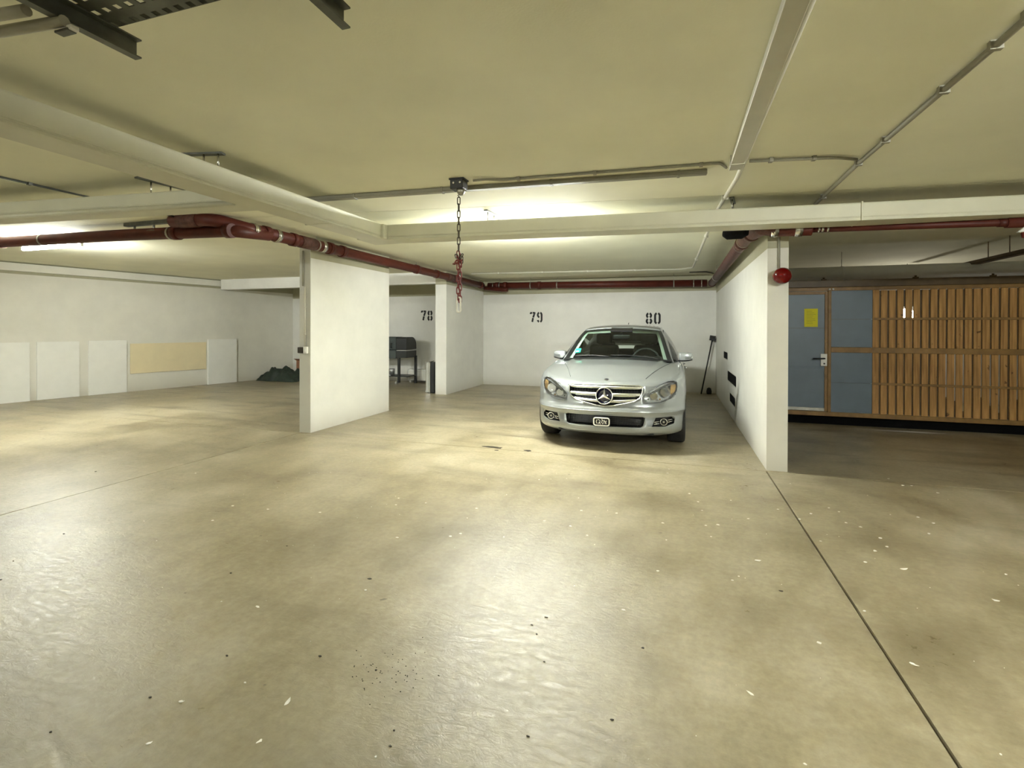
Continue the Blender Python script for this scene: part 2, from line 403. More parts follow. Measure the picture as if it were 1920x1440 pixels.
# floor: slabs with sawn joints between them
f = MB(); f.box((-16, -7, -0.2), (9, 13, -0.022), 'joint_filler')
floor = tag(f.build('floor'), 'stained tan concrete garage floor with dark sawn joints', 'floor', kind='structure')
xs = [(-16, -4.680), (-4.668, 0.852), (0.866, 9)]; ys = [(-7, 5.335), (5.342, 13)]
for yi, (y0, y1) in enumerate(ys):
    cols = xs if yi == 0 else [(-16, -4.6), (-4.598, 0.95), (0.952, 9)]
    for x0, x1 in cols:
        b = MB(); b.box((x0, y0, -0.022), (x1, y1, 0), 'concrete_floor'); b.build('floor_slab', floor)
# ceiling: two cast fields meeting in a thin seam
c = MB(); c.box((-16, -7, ZC + 0.03), (9, 13, ZC + 0.25), 'cream_paint')
ceil = tag(c.build('ceiling'), 'beige painted concrete ceiling', 'ceiling', kind='structure')
sm = [(-16, 2.85), (9, 5.82)]
b = MB(); b.prism([(-16, -7), (9, -7), (9, 5.82), (-16, 2.85)], ZC, ZC + 0.03, 'ceiling_paint'); b.build('ceiling_field', ceil)
b = MB(); b.prism([(-16, 2.858), (9, 5.828), (9, 13), (-16, 13)], ZC, ZC + 0.03, 'ceiling_paint'); b.build('ceiling_field', ceil)

def two_tone(name, quad, zs, label, m_low='white_paint', m_top='cream_paint', z0=0.0):
    """a wall block with a plan quad; white below zs, beige above"""
    w = MB(); w.prism(quad, z0, zs, m_low); w.prism(quad, zs, ZC + 0.02, m_top)
    return tag(w.build(name), label, 'wall', kind='structure')
wall_back = two_tone('wall_back', [(-10.6, YB), (9, YB), (9, YB + 0.2), (-10.6, YB + 0.2)], 2.22, 'white back wall of the parking bays with black stencilled numbers')
p = [wl(-13), wl(6.3), wl(6.3, -0.2), wl(-13, -0.2)]
wall_left = two_tone('wall_left', [(q.x, q.y) for q in p], 2.36, 'long white side wall with pale boards along its foot', 'side_paint')
p = [wl(-13), wl(4.03), wl(4.03, 0.10), wl(-13, 0.10)]
w = MB(); w.prism([(q.x, q.y) for q in p], 2.41, ZC - 0.022, 'side_paint')
tag(w.build('trim_1'), 'white boxed casing along the top of the side wall', 'trim', kind='structure')
w = MB(); w.box((-16, -6.6, 0), (9, -6.4, ZC + 0.02), 'white_paint'); tag(w.build('wall_front'), 'white wall facing the bays', 'wall', kind='structure')
w = MB(); w.box((8.0, -6.4, 0), (8.2, YB, ZC + 0.02), 'white_paint'); tag(w.build('wall_right'), 'white wall at the far right', 'wall', kind='structure')
# partitions between bays
w = MB()
w.prism([(XR, YP + 0.004), (XR + 0.185, YP + 0.004), (XR + 0.185, YB), (XR, YB)], 0, 2.165, 'white_paint')
w.prism([(XR, YP + 0.004), (XR + 0.185, YP + 0.004), (XR + 0.185, YB), (XR, YB)], 2.165, ZC + 0.02, 'cream_paint')
w.box((XR + 0.001, YP, 0), (XR + 0.184, YP + 0.01, 2.163), 'grey_paint'); w.box((XR + 0.001, YP, 2.165), (XR + 0.184, YP + 0.01, ZC), 'cream_paint')
wall_part_r = tag(w.build('wall_partition_right'), 'white concrete partition beside the silver car with a grey front end', 'wall', kind='structure')
w = MB()
w.prism([(XL, YP + 0.004), (XL, 7.27), (XL - 0.175, 7.27), (XL - 0.175, YP + 0.004)], 0, 2.298, 'white_paint')
w.prism([(XL, YP + 0.004), (XL, 7.27), (XL - 0.175, 7.27), (XL - 0.175, YP + 0.004)], 2.298, ZC + 0.02, 'cream_paint')
w.box((XL - 0.174, YP, 0), (XL - 0.001, YP + 0.01, ZC), 'grey_concrete')
tag(w.build('wall_partition_left'), 'short white free-standing partition with a grey front end and a switch', 'wall', kind='structure')
w = MB()
w.prism([(X78, 9.42), (X78, YB), (X78 - 0.25, YB), (X78 - 0.25, 9.42)], 0, 2.30, 'white_paint')
w.prism([(X78, 9.42), (X78, YB), (X78 - 0.25, YB), (X78 - 0.25, 9.42)], 2.30, ZC + 0.02, 'cream_paint')
tag(w.build('wall_partition_rear'), 'white partition at the rear between number 78 and number 79', 'wall', kind='structure')
w = MB(); w.box((-10.62, 9.425, 2.325), (X78 - 0.001, 9.62, ZC + 0.01), 'white_paint')
tag(w.build('trim_2'), 'white concrete beam crossing behind the free-standing partition', 'trim', kind='structure')

# painted bay numbers, stencil strokes with bridges
def stroke(mb, pts, w, y, sx, sz, ox, oz):
    P = [Vector((ox + a * sx, 0, oz + b * sz)) for a, b in pts]
    for i in range(len(P) - 1): pass
    L_, R_ = [], []
    for i in range(len(P)):
        d = (P[min(i + 1, len(P) - 1)] - P[max(i - 1, 0)]).normalized(); n = Vector((-d.z, 0, d.x)) * w / 2
        L_.append(P[i] + n); R_.append(P[i] - n)
    for yy in (0,):
        fr = [mb.bm.verts.new((q.x, y, q.z)) for q in L_]; fl = [mb.bm.verts.new((q.x, y, q.z)) for q in R_]
        br = [mb.bm.verts.new((q.x, y + 0.003, q.z)) for q in L_]; bl = [mb.bm.verts.new((q.x, y + 0.003, q.z)) for q in R_]
        fs = []
        for i in range(len(P) - 1):
            fs.append(mb.bm.faces.new([fr[i], fr[i + 1], fl[i + 1], fl[i]]))
            fs.append(mb.bm.faces.new([br[i], bl[i], bl[i + 1], br[i + 1]]))
            fs.append(mb.bm.faces.new([fr[i], br[i], br[i + 1], fr[i + 1]])); fs.append(mb.bm.faces.new([fl[i], fl[i + 1], bl[i + 1], bl[i]]))
        mb._fin(fs, 'number_black')
def arc(cx, cz, rx, rz, a0, a1, n=10):
    return [(cx + rx * math.cos(math.radians(lerp(a0, a1, i / n))), cz + rz * math.sin(math.radians(lerp(a0, a1, i / n)))) for i in range(n + 1)]
def digit(mb, d, ox, oz, h, y):
    w = h * 0.17; sx = h * 0.52; sz = h
    A = lambda pts: stroke(mb, pts, w, y, sx, sz, ox, oz)
    if d == '0':
        A(arc(.5, .72, .36, .22, 108, 180, 6) + [(.14, .5)] + arc(.5, .28, .36, .22, 180, 252, 6))
        A(arc(.5, .72, .36, .22, 72, 0, 6) + [(.86, .5)] + arc(.5, .28, .36, .22, 0, -72, 6))
    if d == '8':
        for m_, n_ in ((1, 0), (-1, 180)):
            A(arc(.5, .745, .33 * m_, .19, 72, -62, 9)); A(arc(.5, .265, .36 * m_, .20, 62, -72, 9))
    if d == '9':
        A(arc(.5, .72, .36, .22, 108, 260, 11))
        A(arc(.5, .72, .36, .22, 72, 0, 6) + [(.86, .5)] + arc(.5, .28, .36, .22, 0, -72, 6))
        A(arc(.5, .28, .36, .22, 252, 190, 6))
    if d == '7':
        A([(.12, .80), (.14, .915), (.42, .915)]); A([(.52, .915), (.93, .915), (.86, .80)])
        A([(.82, .80), (.60, .48)]); A([(.58, .44), (.44, .06)])
def number(txt, x, z0, h, where):
    mb = MB(); digit(mb, txt[0], x, z0, h, YB - 0.0045); digit(mb, txt[1], x + h * 0.69, z0, h, YB - 0.0045)
    o = mb.build('bay_number', wall_back, normals=True); o['label'] = 'black stencilled number %s painted on the back wall' % txt
number('78', -6.245, 1.578, 0.272, ''); number('79', -3.305, 1.532, 0.256, ''); number('80', -0.60, 1.492, 0.262, '')

# ------------------------------------------------------------------ fluorescent lamps
def lamp(x, y, length, label, z=ZC, ang=0.0, glow='tube_glow', drop=0.0):
    t = thing('fluorescent_lamp', (x, y, z), label, 'lamp', 'ceiling tube lamps', ang)
    h = length / 2
    b = MB(); b.box((-h, -0.035, -0.045 - drop), (h, 0.035, -0.001 - drop), 'lamp_housing', 0.006); b.build('housing', t)
    for q in (-h + 0.03, h - 0.03):
        b = MB(); b.box((q - 0.012, -0.016, -0.105 - drop), (q + 0.012, 0.016, -0.045 - drop), 'lamp_housing', 0.004); b.build('lamp_holder', t)
    b = MB(); b.cyl((-h + 0.045, 0, -0.082 - drop), (h - 0.045, 0, -0.082 - drop), 0.028, glow, 14); b.build('tube', t)
    return t
lamp(-8.02, 4.47, 1.25, 'lit tube lamp under the ceiling behind the red pipe on the left side', drop=0.02)
lamp(-1.72, 5.62, 1.50, 'lit tube lamp hidden behind the beige duct in front of the silver car')
lamp(2.6, 0.4, 1.5, 'lit tube lamp over the driving lane, to the right of the viewpoint')
lamp(-5.0, -4.4, 1.5, 'added unseen tube lamp behind the viewpoint, lighting the branch duct and ceiling')  # extra lamp out of view, added to brighten the branch duct front and ceiling

# ------------------------------------------------------------------ ventilation ducts under the ceiling
def duct_run(mb, a, b, width, z0, z1, m, side=1, bev=0.03):
    """duct whose near lower edge runs a->b; it extends `width` to the far side"""
    a = Vector((a[0], a[1], z0)); b = Vector((b[0], b[1], z0)); d = (b - a); n = Vector((-d.y, d.x, 0)).normalized() * width * side
    u = Vector((0, 0, 1)); g = d.normalized() * 0.0; q = n.normalized() * 0.007
    mb.obox(a + u * 0.024, d, n, u * (z1 - z0 - 0.024), m, bev)           # insulated body
    mb.obox(a, d, n, u * 0.018, m, 0.004)                                # bottom flange, a shadow gap above it
    mb.obox(a + q + u * 0.012, d, n - 2 * q, u * 0.03, m)
duct = thing('ventilation_duct', (-2.9, 4.6, 2.3), 'long beige rectangular duct crossing in front of the bays and turning along the left', 'duct')
def lz(x, y, z): return Vector((x + 2.9, y - 4.6, z - 2.3))
class LM(MB): pass
OFF = Vector((-2.9, 4.6, 2.3))
def rel(mb, off=OFF):
    for v in mb.bm.verts: v.co -= off
    return mb
b = MB(); duct_run(b, (-2.88, 4.515), (8.0, 5.50), 0.255, 2.30, 2.455, 'duct_paint', 1, 0.014); rel(b).build('duct_run', duct)
b = MB(); duct_run(b, (-2.875, 4.52), (-2.93, -6.4), 0.245, 2.30, 2.455, 'duct_paint', -1, 0.014)
rel(b).build('duct_run', duct)
b = MB(); b.box((-3.17, 4.45, 2.302), (-2.84, 4.80, 2.453), 'duct_paint', 0.014); rel(b).build('duct_corner', duct)
for (x, y, dx, dy) in ((-2.90, 3.66, 0.245, 0), (1.5, 4.905, 0, 0.26), (4.2, 5.15, 0, 0.26)):      # slip joints
    b = MB()
    if dx: b.box((x - 0.248, y, 2.297), (x + 0.012, y + 0.014, 2.459), 'duct_paint', 0.004)
    else: b.box((x, y - 0.004, 2.297), (x + 0.014, y + dy + 0.004, 2.459), 'duct_paint', 0.004)
    rel(b).build('duct_flange', duct)
def duct_hanger(pts_plate, rods, w=0.04, par=duct, off=OFF, top=ZC, bot=2.45, m='tray_steel'):
    a, e = Vector((*pts_plate[0], top)), Vector((*pts_plate[1], top)); d = e - a; n = Vector((-d.y, d.x, 0)).normalized() * w
    b = MB(); b.obox(a - n / 2 - Vector((0, 0, 0.012)), d, n, Vector((0, 0, 0.012)), m)
    for r in rods: b.cyl((*r, bot), (*r, top), 0.006, 'clamp_steel', 8)
    rel(b, off).build('duct_hanger', par)
duct_hanger(((-3.27, 2.54), (-2.93, 2.62)), ((-3.06, 2.58), (-2.955, 2.60)), 0.045)
duct_hanger(((-1.80, 4.66), (-1.77, 5.06)), ((-1.80, 4.72), (-1.785, 4.86), (-1.775, 4.98)))
duct_hanger(((0.49, 4.87), (0.53, 5.12)), ((0.50, 4.93), (0.525, 5.08)))
duct_hanger(((3.0, 5.05), (3.02, 5.3)), ((3.0, 5.10), (3.02, 5.25)))

br = thing('ventilation_duct', (-3.1, 2.9, 2.3), 'beige branch duct leaving the long duct towards the left edge', 'duct')
OB = Vector((-3.1, 2.9, 2.3))
b = MB(); duct_run(b, (-12.2, 2.02), (-3.135, 2.96), 0.24, 2.325, 2.455, 'duct_paint', 1, 0.014); rel(b, OB).build('duct_run', br)
b = MB(); b.cyl((-12.2, 1.985, 2.315), (-3.16, 2.915, 2.315), 0.02, 'duct_paint', 10); rel(b, OB).build('side_tube', br)
duct_hanger(((-4.05, 2.82), (-4.0, 3.2)), ((-4.04, 2.93), (-4.02, 3.08)), 0.05, br, OB)

# round white duct above the slatted wall
wd = thing('round_duct', (4.6, 8.72, 2.245), 'thick pale round duct running above the slatted wall', 'duct'); wd.location.z = 2.232
b = MB(); b.cyl((-3.5, 0, 0), (3.4, 0, 0), 0.104, 'lamp_housing', 24); b.build('duct_run', wd)
for q in (-2.2, 0.2, 2.4):
    b = MB(); b.cyl((q, 0, 0), (q + 0.03, 0, 0), 0.109, 'lamp_housing', 24); b.cyl((q + .015, 0, .10), (q + .015, 0, ZC - 2.245), 0.005, 'clamp_steel', 6); b.build('duct_clip', wd)

# ------------------------------------------------------------------ red drain pipes
def pipe(name, pts, r, label, couplings=(), hangers=(), m='red_pipe', fil=0.12, old=()):
    """couplings: (point index segment, t, kind); hangers likewise"""
    o = Vector(pts[len(pts) // 2])
    t = thing(name, o, label, 'pipe', 'red drain pipes')
    P = [Vector(p) - o for p in pts]
    b = MB(); b.tube(fillet(P, fil), r, m, 18); b.build('pipe_run', t)
    for i, q, kind in couplings:
        d = (P[i + 1] - P[i]).normalized(); c = P[i] + (P[i + 1] - P[i]) * q
        b = MB()
        if kind == 'clamp':        # bright metal band
            b.cyl(c - d * 0.032, c + d * 0.032, r * 1.09, 'clamp_steel', 18); b.cyl(c - d * 0.012, c + d * 0.012, r * 1.15, 'clamp_steel', 18); b.build('metal_band', t)
        elif kind == 'ring':       # socket collar
            b.cyl(c - d * 0.04, c + d * 0.04, r * 1.16, m, 18); b.build('socket_collar', t)
        elif kind == 'thin':
            b.cyl(c - d * 0.009, c + d * 0.009, r * 1.10, 'clamp_steel', 18); b.build('pipe_clip', t)
        elif kind == 'old':
            b.cyl(c - d * 0.13, c + d * 0.13, r * 1.10, 'red_pipe_old', 18); b.build('pipe_sleeve', t)
    for i, q in hangers:
        c = P[i] + (P[i + 1] - P[i]) * q; d = (P[i + 1] - P[i]).normalized()
        b = MB(); b.cyl(c - d * 0.012, c + d * 0.012, r * 1.07, 'galvanised', 16)
        b.cyl(c + Vector((0, 0, r)), Vector((c.x, c.y, ZC - o.z)), 0.005, 'galvanised', 6); b.build('pipe_hanger', t)
    return t
lp = pipe('drain_pipe', [(-12.4, 3.95, 2.50), (-8.4, 4.02, 2.465), (-6.0, 4.06, 2.44), (-4.46, 4.09, 2.405), (-4.41, 4.55, 2.44)], 0.066,
     'dark red pipe running to the left edge in front of the lit tube lamp', [(2, 0.50, 'ring'), (1, 0.05, 'old'), (2, 0.98, 'ring')], [(1, .42), (2, .45)])
pipe('drain_pipe', [(-5.15, 3.97, 2.525), (-4.62, 3.99, 2.515), (-4.44, 4.28, 2.46), (-4.42, 5.5, 2.453), (-4.41, 9.25, 2.44), (-4.35, 11.05, 2.41)], 0.07,
     'dark red pipe with metal bands running back over the free-standing partition', [(0, .45, 'old'), (2, .06, 'clamp'), (2, .20, 'ring'), (2, .33, 'clamp'), (2, .55, 'ring'), (2, .74, 'old'), (2, .97, 'clamp'), (3, .03, 'ring'), (3, .11, 'thin'), (3, .10, 'ring'), (3, .66, 'ring'), (3, .87, 'ring'), (4, .05, 'old'), (4, .2, 'ring'), (4, .93, 'ring')],
     [(2, .88), (3, .66)], fil=0.1)
pipe('drain_pipe', [(-4.28, 11.27, 2.415), (-2.0, 11.26, 2.39), (0.66, 11.26, 2.355)], 0.078,
     'dark red pipe along the top of the back wall above numbers 79 and 80', [(0, .06, 'thin'), (0, .10, 'ring'), (0, .19, 'ring'), (0, .185, 'thin'), (1, .90, 'thin'), (1, .96, 'thin'), (0, .56, 'ring')], [(0, .13), (0, .47), (0, .75), (1, .75)])
b = MB(); b.tube(fillet([(-4.35, 11.2, 2.36), (-3.9, 11.16, 2.31), (-3.75, 11.16, 2.31)], .1), 0.05, 'red_pipe', 14)
tag(b.build('pipe_stub'), 'short red capped stub below the back-wall pipe at the rear corner', 'pipe', 'red drain pipes')
rp = pipe('drain_pipe', [(0.745, 11.17, 2.335), (0.74, 8.0, 2.35), (0.735, 5.75, 2.362), (0.80, 5.20, 2.335), (0.90, 5.195, 2.313)], 0.068,
     'dusty red pipe running back along the top of the partition beside the car', [(0, .05, 'ring'), (1, .72, 'thin'), (1, .86, 'thin'), (1, .80, 'ring'), (2, .25, 'ring')], [(0, .4)], m='red_pipe_old', fil=0.14)
pipe('drain_pipe', [(0.86, 5.20, 2.305), (1.18, 5.20, 2.298), (1.20, 5.20, 2.297)], 0.058,
     'red pipe elbow piece with bright bands in front of the grey pillar', [(0, .1, 'clamp'), (0, .72, 'clamp')], [])
rr = pipe('drain_pipe', [(1.20, 5.20, 2.297), (2.62, 5.20, 2.268), (4.8, 5.2, 2.22), (7.9, 5.2, 2.2)], 0.03,
     'thin dark red pipe running right below the beige duct from the pillar', [(0, .04, 'thin'), (0, .06, 'thin'), (0, .09, 'thin'), (0, .99, 'ring')], [])
b = MB(); b.cyl((0.0, 0, 0), (0.5, 0, -0.012), 0.045, 'red_pipe', 16); b.build('pipe_socket', rr, loc=Vector((2.62, 5.20, 2.268)) - Vector((4.8, 5.2, 2.22)))
v = thing('sprinkler_valve', (2.74, 5.16, 2.20), 'small red valve with a pale strap hanging from the thin pipe at the right edge', 'valve')
b = MB(); b.obox((-0.075, -0.02, -0.025), (0.12, 0, 0), (0, 0.03, 0), (0.05, 0, 0.045), 'lamp_housing', 0.006); b.build('strap', v)
b = MB(); b.lathe([(0.0, -0.06), (0.035, -0.045), (0.04, -0.01), (0.022, 0.012), (0.022, 0.04)], 'chain_red', 16, origin=(0.0, 0, -0.02)); b.build('valve_body', v)
b = MB(); b.cyl((0.02, 0, -0.045), (0.12, 0, -0.075), 0.016, 'chain_red', 10); b.build('outlet', v)
cap = MB(); cap.tube([(0.475, 5.33, 2.345), (0.50, 5.32, 2.335), (0.62, 5.27, 2.330), (0.67, 5.25, 2.330)], .07, 'vent_black', 14, radii=[.055, .075, .078, .05])
tag(cap.build('pipe_end'), 'black-green plastic pipe end beside the red elbow over the pillar', 'pipe')
# steel bracket with clips beside the left elbow
bk = thing('pipe_bracket', (-5.62, 4.05, 2.55), 'dark steel bracket holding the left red pipe beside the beige branch duct', 'bracket')
b = MB(); b.box((-0.36, -0.03, -0.02), (0.36, 0.03, 0.02), 'tray_steel', 0.004); b.build('rail', bk)
for q in (-0.22, 0.08):
    b = MB(); b.cyl((q, 0, -0.02), (q, 0, -0.085), 0.012, 'galvanised', 8); b.box((q - .06, -.04, -.10), (q + .06, .04, -.083), 'tray_steel', 0.003); b.build('clip', bk)

# ------------------------------------------------------------------ conduits and trunking on the ceiling
def conduit(pts, r, label, clips=(), m='conduit_grey', name='cable_conduit', fil=0.08, group='ceiling conduits'):
    o = Vector(pts[0]); t = thing(name, o, label, 'conduit', group); P = [Vector(p) - o for p in pts]
    b = MB(); b.tube(fillet(P, fil, 4), r, m, 10); b.build('conduit_run', t)
    for i, q in clips:
        d = (P[i + 1] - P[i]).normalized(); c = P[i] + (P[i + 1] - P[i]) * q; s = d.cross(Vector((0, 0, 1)))
        b = MB(); b.obox(c - d * 0.012 - s * (r + .008) - Vector((0, 0, r + .003)), d * 0.024, s * (2 * r + .016), Vector((0, 0, ZC - (c + o).z + r + .003)), m); b.build('conduit_clip', t)
    return t
zc = ZC - 0.016
def trunk(a, e, w, h, label, m, clips=()):
    a = Vector(a); e = Vector(e); d = e - a; n = Vector((-d.y, d.x, 0)).normalized()
    t = thing('cable_trunking', a, label, 'trunking', 'ceiling trunking')
    b = MB(); b.obox(-n * w / 2 - Vector((0, 0, h)), d, n * w, Vector((0, 0, h - .001)), m, 0.006); b.build('channel', t)
    b = MB(); b.obox(-n * w * .56 - Vector((0, 0, h + .008)), d, n * w * 1.12, Vector((0, 0, 0.009)), m, 0.003); b.build('channel_lid', t)
    for q in clips:
        c = d * q; u = d.normalized() * 0.02
        b = MB(); b.obox(c - n * (w * .62) - Vector((0, 0, h + .012)), u, n * w * 1.24, Vector((0, 0, h + .012)), m); b.build('trunking_clip', t)
    return t
trunk((0.372, -6.0, ZC), (0.41, 3.86, ZC), 0.075, 0.055, 'wide pale trunking running towards the viewer along the ceiling', 'trunk_white', (.70, .985))
conduit([(0.455, -6.0, ZC - .02), (0.462, 4.2, ZC - .02), (0.40, 5.3, ZC - .02), (0.335, 10.0, ZC - .02), (0.10, 10.22, ZC - .02), (-4.10, 9.80, ZC - .02)], 0.017,
        'grey conduit beside the wide trunking, running on to the rear of the bay', [(1, .55), (2, .3), (2, .75), (4, .2), (4, .42), (4, .64), (4, .86)], 'trunk_white')
trunk((-3.30, 3.745, ZC), (0.23, 3.985, ZC), 0.05, 0.03, 'grey trunking crossing the ceiling behind the hanging chain', 'conduit_grey', (.165, .40, .665, .94))
conduit([(-1.52, 3.66, ZC - .02), (-1.42, 3.66, ZC - .02), (-1.30, 3.74, ZC - .012), (0.31, 3.83, ZC - .012), (0.36, 3.95, ZC - .012)], 0.010,
        'thin conduit running from the chain box to the wide trunking', [(2, .08), (2, .45), (2, .92)], fil=0.03)
conduit([(0.50, 3.835, zc), (1.05, 3.93, zc), (1.20, 4.02, zc)], 0.011, 'thin conduit linking the wide trunking to the right-hand conduit', [(0, .25), (0, .75)], fil=0.1)
conduit([(1.262, -6.0, ZC - .02), (1.262, 2.5, ZC - .02), (1.235, 4.1, ZC - .02), (1.265, 5.9, ZC - .02)], 0.015, 'grey conduit slanting away over the right side of the driving lane', [(0, .985), (1, .05), (1, .30), (1, .72), (2, .0), (2, .52)], fil=0.02)
conduit([(-5.07, -6, ZC - .01), (-5.065, 4.2, ZC - .01)], 0.009, 'thin dark conduit on the ceiling beyond the long duct on the left side', [(0, .85)], 'tray_steel')
conduit([(0.30, 10.9, ZC - .012), (0.62, 10.9, ZC - .012), (0.80, 11.3, ZC - .012)], 0.010, 'short dark conduit on the ceiling at the rear right corner', m='tray_steel', fil=.05)

# perforated cable tray with strut brackets in the near corner of the ceiling
tr = thing('cable_tray', (-1.5, 1.12, 2.42), 'dark perforated cable tray on strut brackets close overhead', 'cable tray')
OT = Vector((-1.5, 1.12, 2.42))
b = MB()
x0, x1, y0, y1 = -1.86, 0.2, 0.90, 1.205
nx = int((x1 - x0) / 0.05); ylines = [y0]
rows = 5; step = (y1 - y0) / rows
zt_ = 2.404
for j in range(rows):          # floor of the tray with real slots: cells framed by bars
    ya, yb_ = y0 + j * step, y0 + (j + 1) * step
    b.box((x0, ya, zt_), (x1, ya + step * .62, zt_ + .003), 'tray_steel')
    for i in range(nx):
        xa = x0 + i * 0.05 + (0.012 if j % 2 else 0)
        b.box((xa, ya + step * .62, zt_), (xa + 0.027, yb_, zt_ + .003), 'tray_steel')
b.box((x0, y1, zt_), (x1, y1 + .003, zt_ + .06), 'tray_steel'); b.box((x0, y0 - .003, zt_), (x1, y0, zt_ + .06), 'tray_steel')
o = rel(b, OT).build('tray_bed', tr, normals=False); o['kind'] = 'stuff'
for xs_ in (-1.845, -1.02):
    b = MB(); xw = xs_
    b.box((xw - .003, 0.55, 2.338), (xw + .003, 1.285 if xs_ < -1.2 else 1.36, 2.400), 'tray_steel')
    b.box((xw - .003, 0.55, 2.335), (xw + .028, 1.285 if xs_ < -1.2 else 1.36, 2.340), 'tray_steel')
    b.box((xw - .003, 0.55, 2.397), (xw + .028, 1.285 if xs_ < -1.2 else 1.36, 2.402), 'tray_steel')
    rel(b, OT).build('strut', tr)
    for yy in (0.62, 0.86):
        b = MB(); b.cyl((xw + .014, yy, 2.40), (xw + .014, yy, ZC), 0.006, 'galvanised', 6); rel(b, OT).build('threaded_rod', tr)
conduit([(-2.7, 0.962, 2.33), (-2.084, 1.022, 2.33), (-1.815, 1.047, 2.33)], 0.017, 'pale conduit slung beside the cable tray, the lower of the pair', [], 'conduit_pale', group='conduits beside the cable tray')
conduit([(-2.7, 0.893, 2.335), (-1.984, 0.970, 2.335), (-1.875, 0.982, 2.335)], 0.017, 'pale conduit slung beside the cable tray, nearer the top corner', [], 'conduit_pale', group='conduits beside the cable tray')
b = MB(); b.box((-1.862, 1.045, 2.300), (-1.800, 1.072, 2.308), 'tray_steel', .002); b.box((-1.812, 1.048, 2.303), (-1.788, 1.072, 2.318), 'white_plastic', .003)
tag(b.build('conduit_clamp'), 'small clamp with a white end holding the conduit to the strut', 'clamp')

# cable tray high up above the slatted wall
dt = thing('cable_tray', (4.27, 8.9, 2.37), 'dark cable tray slanting across the pale round duct on the right', 'cable tray')
OD = Vector((4.27, 8.9, 2.37))
b = MB(); b.obox((3.965, 7.3, 2.30), (0.01, 3.3, 0.0), (0.10, 0, 0), (0, 0, 0.012), 'dark_steel'); b.obox((3.965, 7.3, 2.30), (0.01, 3.3, 0), (0.006, 0, 0), (0, 0, 0.05), 'dark_steel'); rel(b, OD).build('tray_bed', dt)
for yy in (7.9, 8.35):
    b = MB(); b.cyl((4.02, yy, 2.31), (4.02, yy, ZC), 0.006, 'dark_steel', 6); rel(b, OD).build('threaded_rod', dt)
b = MB(); b.cyl((3.98, 9.2, 2.30), (3.85, 9.6, 2.20), 0.012, 'dark_steel', 8); rel(b, OD).build('brace', dt)

# ------------------------------------------------------------------ chain hanging from a ceiling box
ch = thing('pull_chain', (-1.645, 3.66, ZC), 'long chain with red lower links and a pale end hanging from the black ceiling box', 'chain')
b = MB(); b.box((-0.056, -0.05, -0.085), (0.056, 0.05, -0.001), 'black_plastic', 0.006); b.box((-0.064, -0.055, -0.012), (0.064, 0.055, -0.0005), 'black_plastic', 0.003); b.build('ceiling_box', ch)
b = MB(); b.lathe([(0.018, -0.13), (0.034, -0.105), (0.034, -0.085)], 'galvanised', 14, origin=(0.022, -0.01, 0)); b.build('cable_gland', ch)
for q in (-.022, .034):
    b = MB(); b.cyl((q, -.051, -.04), (q, -.058, -.04), .008, 'clamp_steel', 10); b.build('screw', ch)
def link_mesh(l, w, r, m):
    b = MB(); h = l / 2 - w / 2; P = []
    for i in range(9): a = PI * i / 8; P.append((w / 2 * math.cos(a), 0, h + w / 2 * math.sin(a)))
    for i in range(9): a = PI + PI * i / 8; P.append((w / 2 * math.cos(a), 0, -h + w / 2 * math.sin(a)))
    b.tube(P, r, m, 6, closed=True); return b.mesh('chain_link')
b = MB(); b.tube([(-.005, 0, -.085), (-.005, 0, -.10), (.008, 0, -.112), (-.008, 0, -.128), (.004, 0, -.14), (0, 0, -.148)], .004, 'chain_steel', 6); b.build('hook', ch)
ml = link_mesh(0.062, 0.022, 0.0042, 'chain_steel'); mr_ = link_mesh(0.058, 0.021, 0.0048, 'chain_red'); mw = link_mesh(0.120, 0.030, 0.0078, 'chain_white')
def put(me, z, rz, x=0.0, tilt=0.0, y=0.0):
    o = bpy.data.objects.new('chain_link', me); COL.objects.link(o); o.parent = ch; o.location = (x, y, z); o.rotation_euler = (tilt, 0, rz); return o
z = -0.172
k = 0
while z > -0.60:
    put(ml, z, PI / 2 * (k % 2) + .1); z -= 0.0535; k += 1
zk = z
while z > -0.945:
    put(mr_, z, PI / 2 * (k % 2) + .25, -0.004); put(mr_, z - .02, PI / 2 * ((k + 1) % 2) + .25, 0.009, 0, .012); z -= 0.0485; k += 1
put(mw, -1.005, .3, .002)
for (dx, dz, t1, rz, me) in ((-.018, -.615, 1.2, .3, ml), (.02, -.622, .7, 1.2, ml), (.026, -.645, .4, .5, ml), (-.014, -.655, 1.3, .6, mr_), (.006, -.66, 1.0, 1.7, mr_), (-.03, -.672, 1.45, .9, mr_), (.012, -.68, .5, .2, mr_), (-.008, -.645, .9, 2.2, mr_)):
    put(me, dz, rz, dx, t1)

# ------------------------------------------------------------------ boards standing along the side wall
def board(s0, s1, z0, z1, d, m, label):
    b = MB(); o = wl(s0, 0.002, z0)
    b.obox((0, 0, 0), wl(s1, 0.002) - wl(s0, 0.002), (LN.x * d, LN.y * d, 0), (0, 0, z1 - z0), m, 0.004)
    return tag(b.build('wall_board', loc=o), label, 'board', 'pale boards along the side wall')
board(-0.62, 0.392, 0.0, 1.10, 0.03, 'board_white', 'white board against the side wall, cut by the left edge of the photo')
board(0.492, 1.134, 0.002, 1.104, 0.028, 'board_white', 'white board against the side wall, second of the white boards from the left edge')
board(1.282, 1.946, 0.002, 1.112, 0.03, 'board_white', 'white board against the side wall, just left of the cream board')
board(2.01, 3.60, 0.385, 1.035, 0.02, 'board_cream', 'long low cream board fixed above the floor on the side wall')
board(3.63, 4.344, 0.0, 1.10, 0.05, 'board_white', 'white board against the side wall, right of the cream board')

